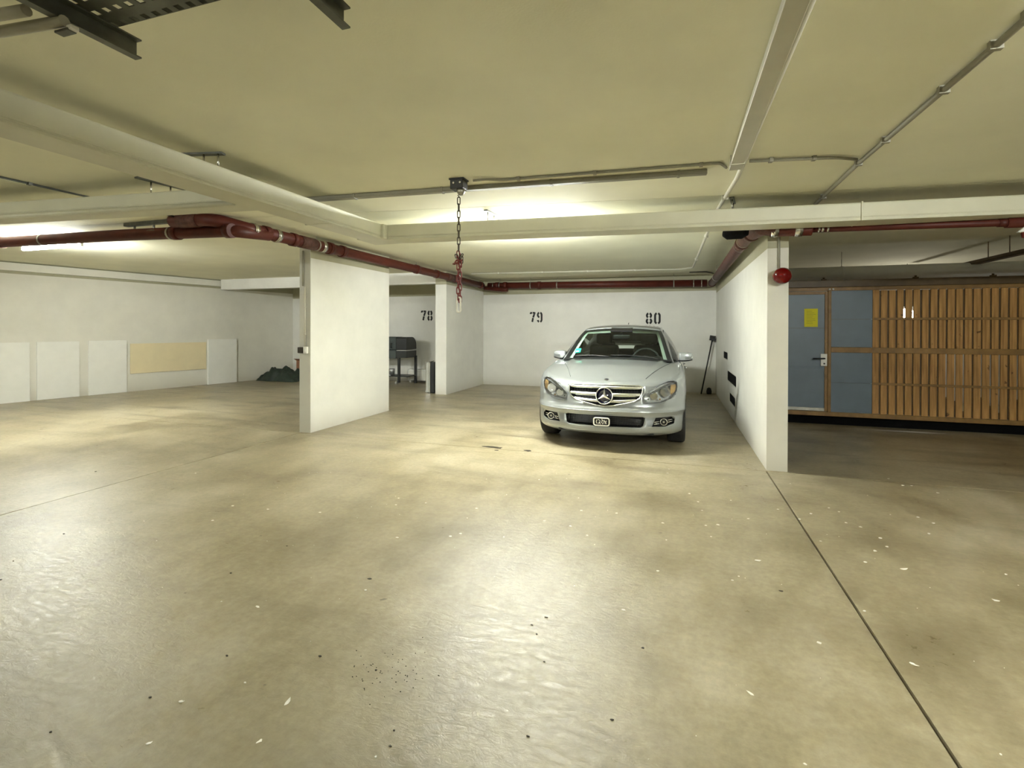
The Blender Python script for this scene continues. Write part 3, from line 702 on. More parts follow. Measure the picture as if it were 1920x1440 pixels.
# tarpaulin heap, carton and planter in the far left corner
tp = MB()
P = []
n, mm = 34, 20
for i in range(n + 1):
    row = []
    for j in range(mm + 1):
        u = i / n * 2 - 1; v = j / mm * 2 - 1
        e = max(0.0, 1 - (abs(u) ** 2.6) - 0.0); g = max(0.0, 1 - abs(v) ** 2.4)
        hgt = 0.30 * (e * g) ** 0.55
        wr = 0.035 * math.sin(9 * u + 2.1 * math.sin(3 * v)) + 0.022 * math.sin(17 * u - 5 * v) + 0.02 * math.cos(11 * v + 4 * u)
        row.append((u * 0.62 + .02 * math.sin(7 * v), v * 0.33 + .02 * math.sin(6 * u), max(0.0, hgt * (1 + 1.8 * wr) + (wr * .8 if hgt > .1 else 0)) if 0 < j < mm and 0 < i < n else 0.0))
    P.append(row)
tp.grid(P, 'tarp_green')
tag(tp.build('tarpaulin', loc=(-9.82, 10.62, 0.003)), 'crumpled dark green tarpaulin heaped on the floor in the far left corner', 'tarpaulin')
bx = thing('cardboard_box', (-9.66, 11.22, 0), 'brown cardboard box standing behind the green tarpaulin', 'box')
b = MB(); b.box((-0.15, -0.14, 0), (0.13, 0.14, 0.50), 'cardboard', 0.006); b.build('box_body', bx)
for q in (-1, 1):
    b = MB(); b.obox((-0.15, q * 0.14, 0.50), (0.28, 0, 0), (0, q * 0.10, 0.05), (0, 0, 0.004), 'cardboard'); b.build('flap', bx)
pt = thing('garden_sack', (-9.33, 11.18, 0), 'mossy green sack leaning beside the cardboard box at the pillar edge', 'sack')
b = MB(); b.lathe([(0.0, 0.0), (0.13, 0.01), (0.17, 0.12), (0.15, 0.26), (0.09, 0.36), (0.05, 0.40), (0.0, 0.41)], 'leaf_green', 14)
for v_ in b.bm.verts: v_.co += Vector((.03 * math.sin(9 * v_.co.z + 4 * v_.co.x), .02 * math.sin(13 * v_.co.x), 0))
b.build('sack_body', pt)
b = MB(); b.lathe([(0.055, 0.365), (0.06, 0.38), (0.055, 0.395)], 'dark_bit', 12, close=True); b.build('tie', pt)

# ------------------------------------------------------------------ fittings on the partitions
sw = thing('light_switch', (-4.635, YP, 1.09), 'white light switch beside a dark box on the left pillar', 'switch')
b = MB(); b.box((0.01, -0.035, -0.048), (0.068, 0.0, 0.042), 'white_plastic', 0.006); b.build('switch_plate', sw)
b = MB(); b.box((0.022, -0.042, -0.026), (0.056, -0.033, 0.020), 'white_plastic', 0.003); b.build('rocker', sw)
b = MB(); b.box((-0.072, -0.045, -0.042), (0.008, 0.0, 0.036), 'dark_bit', 0.006); b.build('dark_socket', sw)
b = MB(); b.cyl((0.022, -0.012, 0.042), (0.022, -0.012, 0.83), 0.010, 'trunk_white', 8); b.build('feed_conduit', sw)
for q in (0.2, 0.55): 
    b = MB(); b.box((0.008, -0.026, q), (0.036, 0, q + .012), 'trunk_white', .002); b.build('conduit_clip', sw)
b = MB(); b.cyl((-4.645, YP - .014, 1.93), (-4.645, YP - .014, 2.395), 0.012, 'conduit_grey', 8)
tag(b.build('cable_conduit'), 'short grey conduit at the head of the left pillar, under the red pipe', 'conduit')

rl = thing('signal_lamp', (0.975, YP, 1.885), 'round red glass signal lamp on the grey pillar end', 'lamp')
b = MB(); b.lathe([(0.0, 0.0), (0.062, 0.0), (0.068, -0.02), (0.064, -0.05), (0.0, -0.05)], 'black_plastic', 28, axis='Y'); b.build('lamp_base', rl)
b = MB(); b.lathe([(.079 * math.sin(a_), -.105 + .079 * math.cos(a_)) for a_ in [lerp(.75, PI, q_ / 14) for q_ in range(15)]], 'red_lens', 32, axis='Y'); b.build('red_globe', rl)
b = MB(); b.cyl((-0.012, -0.013, 0.07), (-0.012, -0.013, 0.395), 0.011, 'conduit_grey', 8); b.build('feed_conduit', rl)

def vent(y0, y1, z0, z1, label):
    t = thing('wall_vent', (XR, (y0 + y1) / 2, (z0 + z1) / 2), label, 'vent', 'black vents in the right partition')
    hy, hz = (y1 - y0) / 2, (z1 - z0) / 2
    def rr(hy, hz, r):
        pts = []
        for cx, cz, a0 in ((hy - r, hz - r, 0), (-hy + r, hz - r, 90), (-hy + r, -hz + r, 180), (hy - r, -hz + r, 270)):
            for i in range(5): a = math.radians(a0 + 22.5 * i); pts.append((cx + r * math.cos(a), cz + r * math.sin(a)))
        return pts
    def ring(m, ho, hi, x0, x1):
        b = MB(); R = []
        for pts, x in ((rr(*ho), x0), (rr(*ho), x1), (rr(*hi), x1), (rr(*hi), x0)):
            R.append([b.bm.verts.new((x, p[0], p[1])) for p in pts])
        fs = []
        for i in range(4):
            a, c = R[i], R[(i + 1) % 4]
            for j in range(len(a)): fs.append(b.bm.faces.new([a[j], a[(j + 1) % len(a)], c[(j + 1) % len(a)], c[j]]))
        b._fin(fs, m); return b
    ring('white_paint', (hy + .02, hz + .012, .03), (hy, hz, .03), 0.0, -0.004).build('surround', t)
    b = MB(); f = b.bm.faces.new([b.bm.verts.new((-0.0025, p[0], p[1])) for p in rr(hy, hz, .03)]); b._fin([f], 'vent_black'); b.build('dark_panel', t, normals=False)
    k = max(2, int(hz * 2 / .035))
    for i in range(1, k):
        b = MB(); z = -hz + i * 2 * hz / k; b.obox((-0.002, -hy + .02, z), (0, 2 * hy - .04, 0), (-0.004, 0, -0.006), (0, 0, 0.008), 'vent_black'); b.build('louvre', t)
vent(9.08, 9.75, 0.868, 0.985, 'small black vent in the white partition, the highest of three')
vent(7.85, 9.05, 0.535, 0.690, 'longest black vent in the white partition, the middle one of three')
vent(7.96, 8.70, 0.232, 0.362, 'black vent low in the white partition, the lowest of three')

bm_ = thing('broom', (0.56, 11.33, 0), 'broom with a black head leaning upside down in the rear corner', 'broom')
b = MB(); b.cyl((0, 0, 0.0), (0.225, 0.10, 1.17), 0.014, 'black_plastic', 10); b.build('broomstick', bm_)
b = MB(); b.obox((0.16, 0.035, 1.15), (0.125, 0, -0.02), (0, 0.13, 0), (0.014, 0, 0.055), 'black_plastic', 0.006); b.build('brush_block', bm_)
b = MB(); b.obox((0.17, 0.04, 1.205), (0.108, 0, -0.018), (0, 0.12, 0), (0.012, 0, 0.05), 'black_rubber', 0.004); b.build('bristles', bm_)
b = MB(); b.lathe([(0.0, 0.0), (0.05, 0.0), (0.055, 0.05), (0.04, 0.12), (0.0, 0.14)], 'black_rubber', 12)
tag(b.build('rubber_wedge', loc=(0.72, 11.40, 0)), 'small black rubber block on the floor beside the broom in the corner', 'wedge')

# ------------------------------------------------------------------ bay 78: smoker grill, aluminium case, white heater box
gr = thing('smoker_grill', (-6.55, 10.98, 0), 'dark green smoker grill on black legs under number 78', 'grill')
L_, D_ = 0.95, 0.50     # body: length to the left, depth
def prof(y0, y1, zb, zt, r, k=7):
    p = [(y0, zb), (y1, zb)]
    for i in range(k + 1): a = PI / 2 * i / k; p.append((y1 - r + r * math.cos(a), zt - r + r * math.sin(a)))
    for i in range(k + 1): a = PI / 2 + PI / 2 * i / k; p.append((y0 + .05 + .05 * math.cos(a), zt - .05 + .05 * math.sin(a)))
    return p
def xprism(b, pr, x0, x1, m):
    a = [b.bm.verts.new((x0, *q)) for q in pr]; c = [b.bm.verts.new((x1, *q)) for q in pr]; k = len(pr)
    fs = [b.bm.faces.new(a), b.bm.faces.new(c[::-1])] + [b.bm.faces.new([a[i], c[i], c[(i + 1) % k], a[(i + 1) % k]]) for i in range(k)]
    b._fin(fs, m)
b = MB(); xprism(b, prof(-.25, .25, .66, .86, .02), -L_, .34, 'grill_black'); b.build('fire_box', gr)
b = MB(); xprism(b, prof(-.255, .255, .865, 1.175, .22), -L_, .05, 'grill_green'); b.build('lid', gr)
b = MB(); xprism(b, prof(-.257, .245, .64, .865, .02), -L_, .05, 'grill_green'); b.build('front_panel', gr)
b = MB(); xprism(b, prof(-.245, .25, .87, 1.17, .22), .05, .34, 'grill_black'); b.build('side_cover', gr)
b = MB(); b.cyl((-.06, -.30, .90), (-.06, -.30, 1.02), .011, 'black_plastic', 8); b.cyl((-.06, -.255, .91), (-.06, -.30, .91), .008, 'black_plastic', 6); b.cyl((-.06, -.255, 1.01), (-.06, -.30, 1.01), .008, 'black_plastic', 6); b.build('lid_handle', gr)
b = MB(); b.box((.09, -.30, .835), (.37, .25, .855), 'aluminium', .004); b.build('side_shelf', gr)
for (x, y) in ((.12, -.22), (.35, .20), (-.85, -.22), (-.85, .20)):
    b = MB(); b.box((x - .028, y - .028, 0.045 if x < .2 and x > 0 else 0), (x + .028, y + .028, .70), 'grill_black', .004); b.build('leg', gr)
b = MB(); b.box((-.88, -.23, .19), (.37, .22, .215), 'grill_black', .004); b.build('lower_shelf', gr)
b = MB(); b.lathe([(.0, -.018), (.045, -.018), (.045, .018), (.0, .018)], 'aluminium', 16, axis='X', origin=(.06, -.24, .045)); b.build('caster', gr)
b = MB(); b.box((-.8, -.26, .21), (-.1, -.24, .245), 'aluminium', .003); b.build('shelf_rail', gr)
b = MB(); b.lathe([(0, 0), (.07, 0), (.085, .13), (.08, .15), (.06, .15), (.0, .02)], 'aluminium', 16)
tag(b.build('metal_pot', loc=(-6.75, 10.95, .2155)), 'small metal pot on the lower shelf of the smoker grill', 'pot')
hb = thing('heater_box', (-6.02, 11.40, 0), 'low white panel box standing against the back wall beside the grill', 'box')
b = MB(); b.box((-.50, -.055, .05), (.16, .12, .335), 'board_white', .01); b.build('box_body', hb)
b = MB(); b.box((-.46, -.066, .085), (.12, -.05, .30), 'white_plastic', .004); b.build('front_panel', hb)
for q in (-.42, .08):
    b = MB(); b.box((q - .02, -.08, 0), (q + .02, .10, .05), 'white_plastic', .003); b.build('foot', hb)
cs = thing('flight_case', (-4.945, 9.72, 0), 'upright silver aluminium case with a black half beside the rear partition', 'case', rz=0.0)
b = MB(); b.box((-.095, -.2, .012), (.012, .2, .655), 'aluminium', .008); b.build('silver_shell', cs)
b = MB(); b.box((.014, -.2, .012), (.105, .2, .665), 'grill_black', .006); b.build('black_shell', cs)
for x in (-.085, -.03, .006):
    b = MB(); b.box((x - .005, -.206, .02), (x + .005, -.198, .65), 'clamp_steel', .002); b.build('edge_rail', cs)
for (x, z) in ((-.09, .012), (.004, .012), (-.09, .63), (.004, .63)):
    b = MB(); b.box((x - .008, -.21, z), (x + .016, -.19, z + .03), 'chrome_satin', .004); b.build('corner_cap', cs)
b = MB(); b.cyl((-.05, -.13, .655), (-.05, .10, .672), .008, 'black_plastic', 8); b.build('handle', cs)
for q in (-.06, .06):
    b = MB(); b.cyl((q, -.15, .0), (q, -.15, .014), .014, 'black_rubber', 8); b.cyl((q, .15, .0), (q, .15, .014), .014, 'black_rubber', 8); b.build('foot', cs)

# ------------------------------------------------------------------ slatted wall with a steel door on the right
YF = 8.2
fw = thing('slatted_partition', (3.0, YF, 0.13), 'brown timber slat partition with a blue-grey steel door, hung above the dark floor', 'partition')
OF = Vector((3.0, YF, 0.13))
FX0, FX1 = 1.05, 7.9
def part(name, lo, hi, m, par=fw, bev=0.0, **k):
    b = MB(); b.box(lo, hi, m, bev); return rel(b, OF).build(name, par, **k)
part('top_beam', (FX0, YF - .03, 1.985), (FX1, YF + .09, 2.085), 'dark_steel', bev=.006)
part('top_rail', (FX0, YF - .012, 1.935), (FX1, YF + .03, 1.985), 'brown_steel', bev=.004)
part('bottom_rail', (FX0, YF - .012, 0.135), (FX1, YF + .04, 0.195), 'brown_steel', bev=.004)
part('middle_rail', (2.145, YF - .014, 1.052), (FX1, YF + .02, 1.128), 'brown_steel', bev=.004)
for z in (1.53, 0.62): part('thin_rail', (2.66, YF - .008, z - .016), (FX1, YF + .008, z + .016), 'brown_steel', bev=.002)
part('post', (2.105, YF - .016, .19), (2.145, YF + .04, 1.94), 'brown_steel', bev=.004)
part('rail_shade_strip', (FX0, YF + .10, .0), (FX1, YF + .13, .14), 'vent_black')  # black strip standing in for the shadow under the bottom rail
part('post', (4.9, YF + .045, .19), (4.95, YF + .09, 1.94), 'brown_steel', bev=.004)
for z0, z1 in ((.20, .619), (.622, 1.05), (1.13, 1.525), (1.528, 1.935)):
    part('sheet_panel', (2.146, YF - .004, z0), (2.648, YF + .004, z1), 'blue_sheet')
sl = None; pitch = 0.0955; k = 0; x = 2.657
random.seed(11)
while x < FX1 - .06:
    w = 0.074 + random.uniform(-.003, .004)
    if sl is None:
        b = MB(); b.box((-.5 * .079, 0.010, -0.87), (.5 * .079, .030, .87), 'slat_wood', .0025); sl = b.mesh('slat')
    o = bpy.data.objects.new('slat', sl); COL.objects.link(o); o.parent = fw
    o.location = Vector((x + .04 + random.uniform(-.0015, .0015), YF, 1.065 + random.uniform(-.004, .004))) - OF
    o.scale = (w / .079, 1, 1); o.rotation_euler = (0, random.uniform(-.0025, .0025), 0)
    x += pitch
    g = x - .0075      # centre of the gap to the next slat
    if k < 7: zr = [(.20, 1.93)] if k not in (3, 4) else [(.20, 1.545), (1.70, 1.93)]
    else: zr = [(.20, .38 + .10 * math.sin(k * 1.7)), (1.10, 1.93)] if k % 4 != 3 else [(.20, 1.93)]
    for z0, z1 in zr:
        b = MB(); b.box((g - .022, YF + .031, z0), (g + .022, YF + .042, z1), 'dark_steel'); rel(b, OF).build('shade_batten', fw)  # slat backing cut to shape: dark where gaps are shaded, open where lit
    k += 1
part('back_sheet', (1.28, YF + .022, .21), (2.64, YF + .028, 1.93), 'dark_steel')
b = MB(); b.box((2.652, YF - .006, .195), (2.668, YF + .01, 1.935), 'slat_wood'); rel(b, OF).build('edge_strip', fw)
# door in the partition
dr = bpy.data.objects.new('door', None); COL.objects.link(dr); dr.parent = fw; dr.location = Vector((1.74, YF, .2)) - OF
dr['label'] = 'blue-grey sheet steel door with brown frame and yellow notice'
def dpart(name, lo, hi, m, bev=0.0):
    b = MB(); b.box(lo, hi, m, bev); return rel(b, Vector((1.74, YF, .2))).build(name, dr)
dpart('stile', (2.062, YF - .022, .205), (2.100, YF + .02, 1.925), 'brown_steel', .003); dpart('stile', (1.24, YF - .022, .205), (1.275, YF + .02, 1.925), 'brown_steel', .003)
dpart('head_rail', (1.275, YF - .02, 1.885), (2.062, YF + .02, 1.925), 'brown_steel', .003); dpart('foot_rail', (1.275, YF - .02, .205), (2.062, YF + .02, .25), 'galvanised', .003)
for z0, z1 in ((.25, .818), (.846, 1.398), (1.401, 1.885)): dpart('sheet_panel', (1.275, YF - .006, z0), (2.062, YF + .004, z1), 'blue_sheet')
dpart('cross_rail', (1.275, YF - .018, .818), (2.062, YF + .01, .846), 'blue_sheet', .003)
dpart('lock_plate', (2.012, YF - .030, .855), (2.092, YF - .018, 1.03), 'white_plastic', .004)
b = MB(); b.tube([(2.05, YF - .03, .965), (2.05, YF - .075, .965), (2.03, YF - .08, .965), (1.90, YF - .08, .962)], .010, 'black_plastic', 8); rel(b, Vector((1.74, YF, .2))).build('handle', dr)
b = MB(); b.cyl((2.055, YF - .03, .89), (2.055, YF - .036, .89), .012, 'black_plastic', 10); rel(b, Vector((1.74, YF, .2))).build('keyhole', dr)
for q in (2.12, 2.165):
    b = MB(); b.lathe([(0, -.03), (.012, -.028), (.014, -.016), (.0, -.012)], 'white_plastic', 10, axis='Y', origin=(q, YF, 1.957)); rel(b, OF).build('screw_cap', fw)
for q in (2.05, 3.15, 4.0, 5.2):
    b = MB(); b.box((q - .03, YF - .025, 2.085), (q + .03, YF + .02, 2.105), 'dark_steel', .004); b.cyl((q, YF, 2.10), (q, YF, 2.125), .014, 'dark_steel', 8); rel(b, OF).build('roller_bracket', fw)
nt_ = thing('notice', (1.89, YF - .0065, 1.549), 'yellow paper notice taped to the blue-grey door', 'notice')
b = MB(); b.box((-.086, -.003, -.132), (.086, 0, .132), 'notice_yellow'); b.build('sheet', nt_)
b = MB()
for i in range(9):
    z = .095 - i * .022; b.box((-.06, -.0036, z - .003), (-.06 + .12 * (.6 + .4 * math.sin(i * 2.3) ** 2), -.0029, z + .003), 'notice_print')
b.build('faint_lines', nt_)['kind'] = 'stuff'
wlm = thing('pendant_lamp', (3.985, 10.70, 1.655), 'small lit globe lamp seen through two gaps of the slatted wall', 'lamp')
b = MB(); b.lathe([(.0, -.11), (.05, -.10), (.09, -.06), (.105, 0), (.09, .06), (.05, .10), (.03, .11)], 'wall_glow', 20); b.build('glowing_globe', wlm)
b = MB(); b.lathe([(.0, .15), (.032, .15), (.036, .105), (.0, .105)], 'black_plastic', 14); b.cyl((0, 0, .15), (0, 0, ZC - 1.655), .005, 'black_plastic', 6); b.build('lamp_cord', wlm)

# ------------------------------------------------------------------ litter on the floor
random.seed(5)
def flake(r, m, seed):
    rnd = random.Random(seed); b = MB(); k = 7
    pts = [(r * (1 + .5 * rnd.uniform(-1, 1)) * math.cos(2 * PI * i / k), r * .55 * (1 + .5 * rnd.uniform(-1, 1)) * math.sin(2 * PI * i / k)) for i in range(k)]
    b.prism(pts, 0.0002, 0.0022, m)
    for v in b.bm.verts: v.co.z += max(0, v.co.x) * .25
    return b.mesh('paint_chip')
CHIPS = [(0.48, 3.25), (1.24, 4.03), (1.19, 3.62), (1.26, 3.4), (1.56, 3.15), (0.94, 2.44), (0.28, 2.05), (-1.94, 1.93), (-1.71, 1.35), (-1.34, 1.47), (-1.64, 1.18), (-1.3, 1.3)]
SPECKS = [(-0.87, 3.44), (-0.68, 3.41), (-0.07, 3.67), (-0.04, 3.38), (0.19, 4.21), (0.21, 4.02), (0.44, 4.33), (0.22, 3.72), (0.3, 3.76), (0.24, 3.53), (0.52, 3.95), (0.76, 4.23), (-0.08, 2.93), (0.35, 3.01), (0.31, 2.95), (-0.23, 2.47), (0.87, 4.06), (0.98, 4.21), (0.91, 3.68), (1.19, 4.32), (1.17, 4.09), (1.3, 3.86), (1.29, 3.72), (1.08, 3.43), (1.71, 4.38), (1.64, 4.05), (1.76, 4.28), (2.12, 5.09), (1.93, 5.24), (2.0, 5.25), (1.89, 5.43), (1.78, 3.51), (0.89, 2.83), (0.61, 2.48), (0.4, 1.77), (1.01, 2.01), (0.13, 4.4), (-0.05, 4.96), (1.14, 4.39), (-0.4, 3.76), (-0.54, 3.29), (-0.66, 3.73), (-1.16, 4.37), (-0.73, 4.0), (-0.04, 5.11), (-4.29, 3.53), (-2.11, 3.53), (-2.05, 3.39), (-3.23, 2.97), (-2.92, 3.0), (-3.12, 2.7), (-2.5, 3.07), (-1.85, 3.5), (-1.43, 3.52), (-1.4, 2.99), (-1.35, 3.05), (-1.72, 2.86), (-2.15, 1.91), (-1.57, 1.5), (-0.9, 1.37), (-1.53, 2.23)]
DARK = [(-3.85, 2.21), (-3.68, 1.86), (-3.47, 1.7), (-2.35, 2.15), (-2.31, 2.53), (-1.77, 1.6), (-1.4, 1.72), (-1.13, 1.72), (-2.0, 1.11), (-1.84, 1.33), (-0.88, 1.42), (-0.9, 1.48), (-1.58, 2.34), (-5.24, 3.27), (-0.58, 2.15), (-0.57, 2.29), (-0.5, 1.98), (-0.46, 1.6), (-0.2, 1.76), (-0.12, 2.2), (0.54, 2.91), (-0.62, 2.21)]
ck = [flake(0.018, 'paper_white', q) for q in range(3)]
for i, (x, y) in enumerate(CHIPS):
    o = bpy.data.objects.new('paint_chip', ck[i % 3]); COL.objects.link(o); o.location = (x, y, 0); o.rotation_euler = (0, 0, random.uniform(0, 6)); s_ = random.uniform(.75, 1.05) * (0.72 if y < 2.2 else 1); o.scale = (s_, s_, 1)
    tag(o, 'small white flake of paint lying on the tan floor', 'paint chip', 'white paint flakes')
b = MB()
for (x, y) in SPECKS:
    r = random.uniform(.006, .0105) * (0.6 if y < 2.3 else 1); a0 = random.uniform(0, 6)
    pts = [(x + r * (1 + .4 * random.uniform(-1, 1)) * math.cos(a0 + 2 * PI * i / 6), y + r * .8 * (1 + .4 * random.uniform(-1, 1)) * math.sin(a0 + 2 * PI * i / 6)) for i in range(6)]
    b.prism(pts, .0002, .003, 'paper_white')
for _ in range(120):
    x, y = random.uniform(-4, 3), random.uniform(1.6, 5.2); r = random.uniform(.0015, .004) * y / 4
    b.prism([(x + r * math.cos(2 * PI * i / 5), y + r * math.sin(2 * PI * i / 5)) for i in range(5)], .0002, .002, 'paper_white')
tag(b.build('white_crumbs'), 'fine white crumbs scattered over the concrete floor', 'crumbs', kind='stuff')
b = MB()
for (x, y) in DARK:
    r = random.uniform(.005, .010) * (y / 2.2); a0 = random.uniform(0, 6)
    pts = [(x + r * (1 + .5 * random.uniform(-1, 1)) * math.cos(a0 + 2 * PI * i / 7), y + r * .6 * (1 + .5 * random.uniform(-1, 1)) * math.sin(a0 + 2 * PI * i / 7)) for i in range(7)]
    b.prism(pts, .0002, .003, 'dark_bit')
for _ in range(60):
    x, y = random.gauss(-1.08, .10), random.gauss(1.73, .07); r = random.uniform(.0008, .0028)
    b.prism([(x + r * math.cos(2 * PI * i / 5), y + r * .7 * math.sin(2 * PI * i / 5)) for i in range(5)], .0002, .002, 'dark_bit')
tag(b.build('dark_grit'), 'dark grit and leaf crumbs scattered over the concrete floor', 'grit', kind='stuff')
b = MB()
for (x, y, a, q) in ((-2.02, 5.41, .10, .03), (-1.93, 5.40, .06, .035), (-1.56, 5.38, .055, .03), (-1.9, 5.28, .03, .012)):
    b.prism([(x + a * math.cos(2 * PI * i / 9) * random.uniform(.7, 1.2), y + q * math.sin(2 * PI * i / 9) * random.uniform(.6, 1.3)) for i in range(9)], .0002, .002, 'dark_bit')
tag(b.build('tar_patches'), 'small black tar patches along the floor joint left of the car', 'stain', kind='stuff')

# ------------------------------------------------------------------ the silver saloon car
CX, CY = -0.745, 5.62
car = thing('car', (CX, CY, 0), 'silver four-door saloon car parked nose out under number 80', 'car')
WF, WR = 0.80, 3.56          # axle positions behind the nose
ZT = [(0, .728), (.10, .742), (.3, .792), (.6, .850), (.9, .893), (1.3, .935), (2, .955), (3, .965), (3.8, .975), (4.2, .960), (4.6, .92)]
def zt(y): return smooth_tab(ZT, y)
#        z or fraction , half width, nose y, tail y
LEV = [(('z', .170), .780, .200, 4.40), (('z', .186), .850, .070, 4.48), (('z', .225), .874, .014, 4.52), (('z', .300), .879, .002, 4.54), (('z', .400), .886, .018, 4.55),
       (('z', .440), .890, .000, 4.57), (('z', .462), .894, .000, 4.58), (('z', .505), .894, .030, 4.575), (('f', .40), .894, .042, 4.57), (('f', .75), .886, .070, 4.55), (('f', .92), .862, .098, 4.53), (('f', 1.0), .820, .135, 4.50)]
NFc, NSc, NRc = 18, 64, 12
def half_outline(w, yf, yr, Df=.74, Dr=.55, p=2.7):
    out = []
    for i in range(NFc + 1):
        a = i / NFc * PI / 2; out.append((w * math.sin(a) ** (2 / p), yf + Df * (1 - math.cos(a) ** (2 / p))))
    ya, yb = yf + Df, yr - Dr
    for i in range(1, NSc): out.append((w, lerp(ya, yb, i / NSc)))
    for i in range(NRc + 1):
        a = (1 - i / NRc) * PI / 2; out.append((w * math.sin(a) ** (2 / p), yr - Dr * (1 - math.cos(a) ** (2 / p))))
    return out
NV = 34
def lev(v):
    x = v * (len(LEV) - 1)
    w = smooth_tab([(i, l[1]) for i, l in enumerate(LEV)], x); yf = smooth_tab([(i, l[2]) for i, l in enumerate(LEV)], x); yr = smooth_tab([(i, l[3]) for i, l in enumerate(LEV)], x)
    i = min(int(x), len(LEV) - 2); t = x - i
    def zz(l, y): return l[0][1] if l[0][0] == 'z' else .505 + l[0][1] * (zt(y) - .505)
    return w, yf, yr, (lambda y: lerp(zz(LEV[i], y), zz(LEV[i + 1], y), t))
def in_cabin(x, y): return 1.26 < y < 3.93 and abs(x) < .715
def body_bm():
    mb = MB(); bm = mb.bm; paint = mb.mi('car_paint'); dark = mb.mi('cabin_black'); under = mb.mi('trim_black')
    rows = []
    for k in range(NV + 1):
        w, yf, yr, zf = lev(k / NV); ho = half_outline(w, yf, yr)
        right = [(x, y, zf(y)) for x, y in ho]
        full = right + [(-x, y, z) for x, y, z in reversed(right[1:-1])]
        rows.append([bm.verts.new(p) for p in full])
    n = len(rows[0])
    for a, c in zip(rows, rows[1:]):
        for j in range(n):
            f = bm.faces.new([a[j], a[(j + 1) % n], c[(j + 1) % n], c[j]]); f.smooth = True; f.material_index = paint
    f = bm.faces.new(rows[0]); f.material_index = under
    # hood / cabin floor / boot lid
    top = rows[-1]; H = len(half_outline(.8, 0, 4.5)); last = H - 1
    def vert(side, i): return top[i] if side > 0 or i in (0, last) else top[n - i]
    Fh = [top[i].co.copy() for i in range(NFc + 1)]; Rh = [top[last - i].co.copy() for i in range(NFc + 1)] if NRc == NFc else None
    rear = [top[last - i].co.copy() for i in range(NRc + 1)]
    wtop = Fh[-1].x
    def rear_y(x):
        for p, q in zip(rear, rear[1:]):
            if p.x <= x <= q.x + 1e-9: return lerp(p.y, q.y, (x - p.x) / max(1e-9, q.x - p.x))
        return rear[-1].y
    def capz(x, y, t):
        z = zt(y) + .045 * min(1, t * 7) * (1 - (x / wtop) ** 2)
        if t > 0:
            xr = .405 + .20 * (y - .15) / 1.15
            if y < 1.35: z += .013 * math.exp(-((abs(x) - xr) / .035) ** 2) * min(1, t * 12)
            if abs(x) > xr and y < 1.3: z -= .006 * min(1, (abs(x) - xr) / .06) * min(1, t * 12)
        if in_cabin(x, y) and 1.66 < y < 3.6 and abs(x) < .68: z = .60
        elif in_cabin(x, y): z = min(z, .925)
        return z
    # interior rows between front curve (t=0) and rear curve (t=1)
    nrow = NSc + 6
    grid = []
    sides = [top[NFc + j] for j in range(NSc + 1)]; sidesL = [top[n - (NFc + j)] for j in range(NSc + 1)]
    ya, yb = sides[0].co.y, sides[-1].co.y
    lines = []
    for j in range(NSc + 1):
        if j == 0: lines.append([top[n - i] for i in range(NFc, 0, -1)] + [top[i] for i in range(0, NFc + 1)]); continue
        t = j / NSc
        if j == NSc:
            # resample rear: use own vertices then bridge
            pass
        row = []
        for i in range(-NFc, NFc + 1):
            ia = abs(i)
            if ia == NFc: row.append(sides[j] if i > 0 else sidesL[j]); continue
            x = math.copysign(Fh[ia].x, i); y = lerp(Fh[ia].y, rear_y(abs(x)), t * .985)
            row.append(bm.verts.new((x, y, capz(x, y, t))))
        lines.append(row)
    for a, c in zip(lines, lines[1:]):
        for i in range(2 * NFc):
            f = bm.faces.new([a[i], a[i + 1], c[i + 1], c[i]]); f.smooth = True
            cc = f.calc_center_median(); f.material_index = dark if in_cabin(cc.x, cc.y) else paint
    # close the tail between the last row and the rear ring
    rl = lines[-1]; rr_ = [top[last - i] for i in range(NRc, -1, -1)]
    ring = [top[n - (last - i)] if i else top[last] for i in range(NRc, 0, -1)] + [top[last - i] for i in range(0, NRc + 1)]
    f = bm.faces.new(rl + ring[1:-1][::-1]); f.material_index = paint
    bmesh.ops.triangulate(bm, faces=[f])
    bmesh.ops.recalc_face_normals(bm, faces=bm.faces)
    return mb
body = body_bm()
BV = BVHTree.FromBMesh(body.bm)
def surf_y(x, z, default=.05):
    h = BV.ray_cast(Vector((x, -1, z)), Vector((0, 1, 0)))
    return h[0].y if h[0] is not None and h[0].y < 2.0 else default
def surf_z(x, y):
    h = BV.ray_cast(Vector((x, y, 2)), Vector((0, 0, -1))); return h[0].z if h[0] else zt(y)
def surf_x(y, z, s):
    h = BV.ray_cast(Vector((s * 2, y, z)), Vector((-s, 0, 0))); return h[0].x if h[0] else s * .89
def mirror_half(pts): return pts + [(-x, z) for x, z in reversed(pts) if x > 1e-6]
def patch(outline, step=.03, off=0.0):
    """front-view outline laid on the body surface, as a bmesh"""
    bm = bmesh.new(); f = bm.faces.new([bm.verts.new((x, 0, z)) for x, z in outline])
    bmesh.ops.triangulate(bm, faces=[f])
    xs_ = [p[0] for p in outline]; zs_ = [p[1] for p in outline]
    for ax, lo, hi in ((0, min(xs_), max(xs_)), (2, min(zs_), max(zs_))):
        q = math.ceil(lo / step) * step
        while q < hi:
            co = [0, 0, 0]; no = [0, 0, 0]; co[ax] = q; no[ax] = 1
            bmesh.ops.bisect_plane(bm, geom=list(bm.verts) + list(bm.edges) + list(bm.faces), plane_co=co, plane_no=no, dist=1e-6); q += step
    for v in bm.verts: v.co.y = surf_y(v.co.x, v.co.z) + off
    return bm
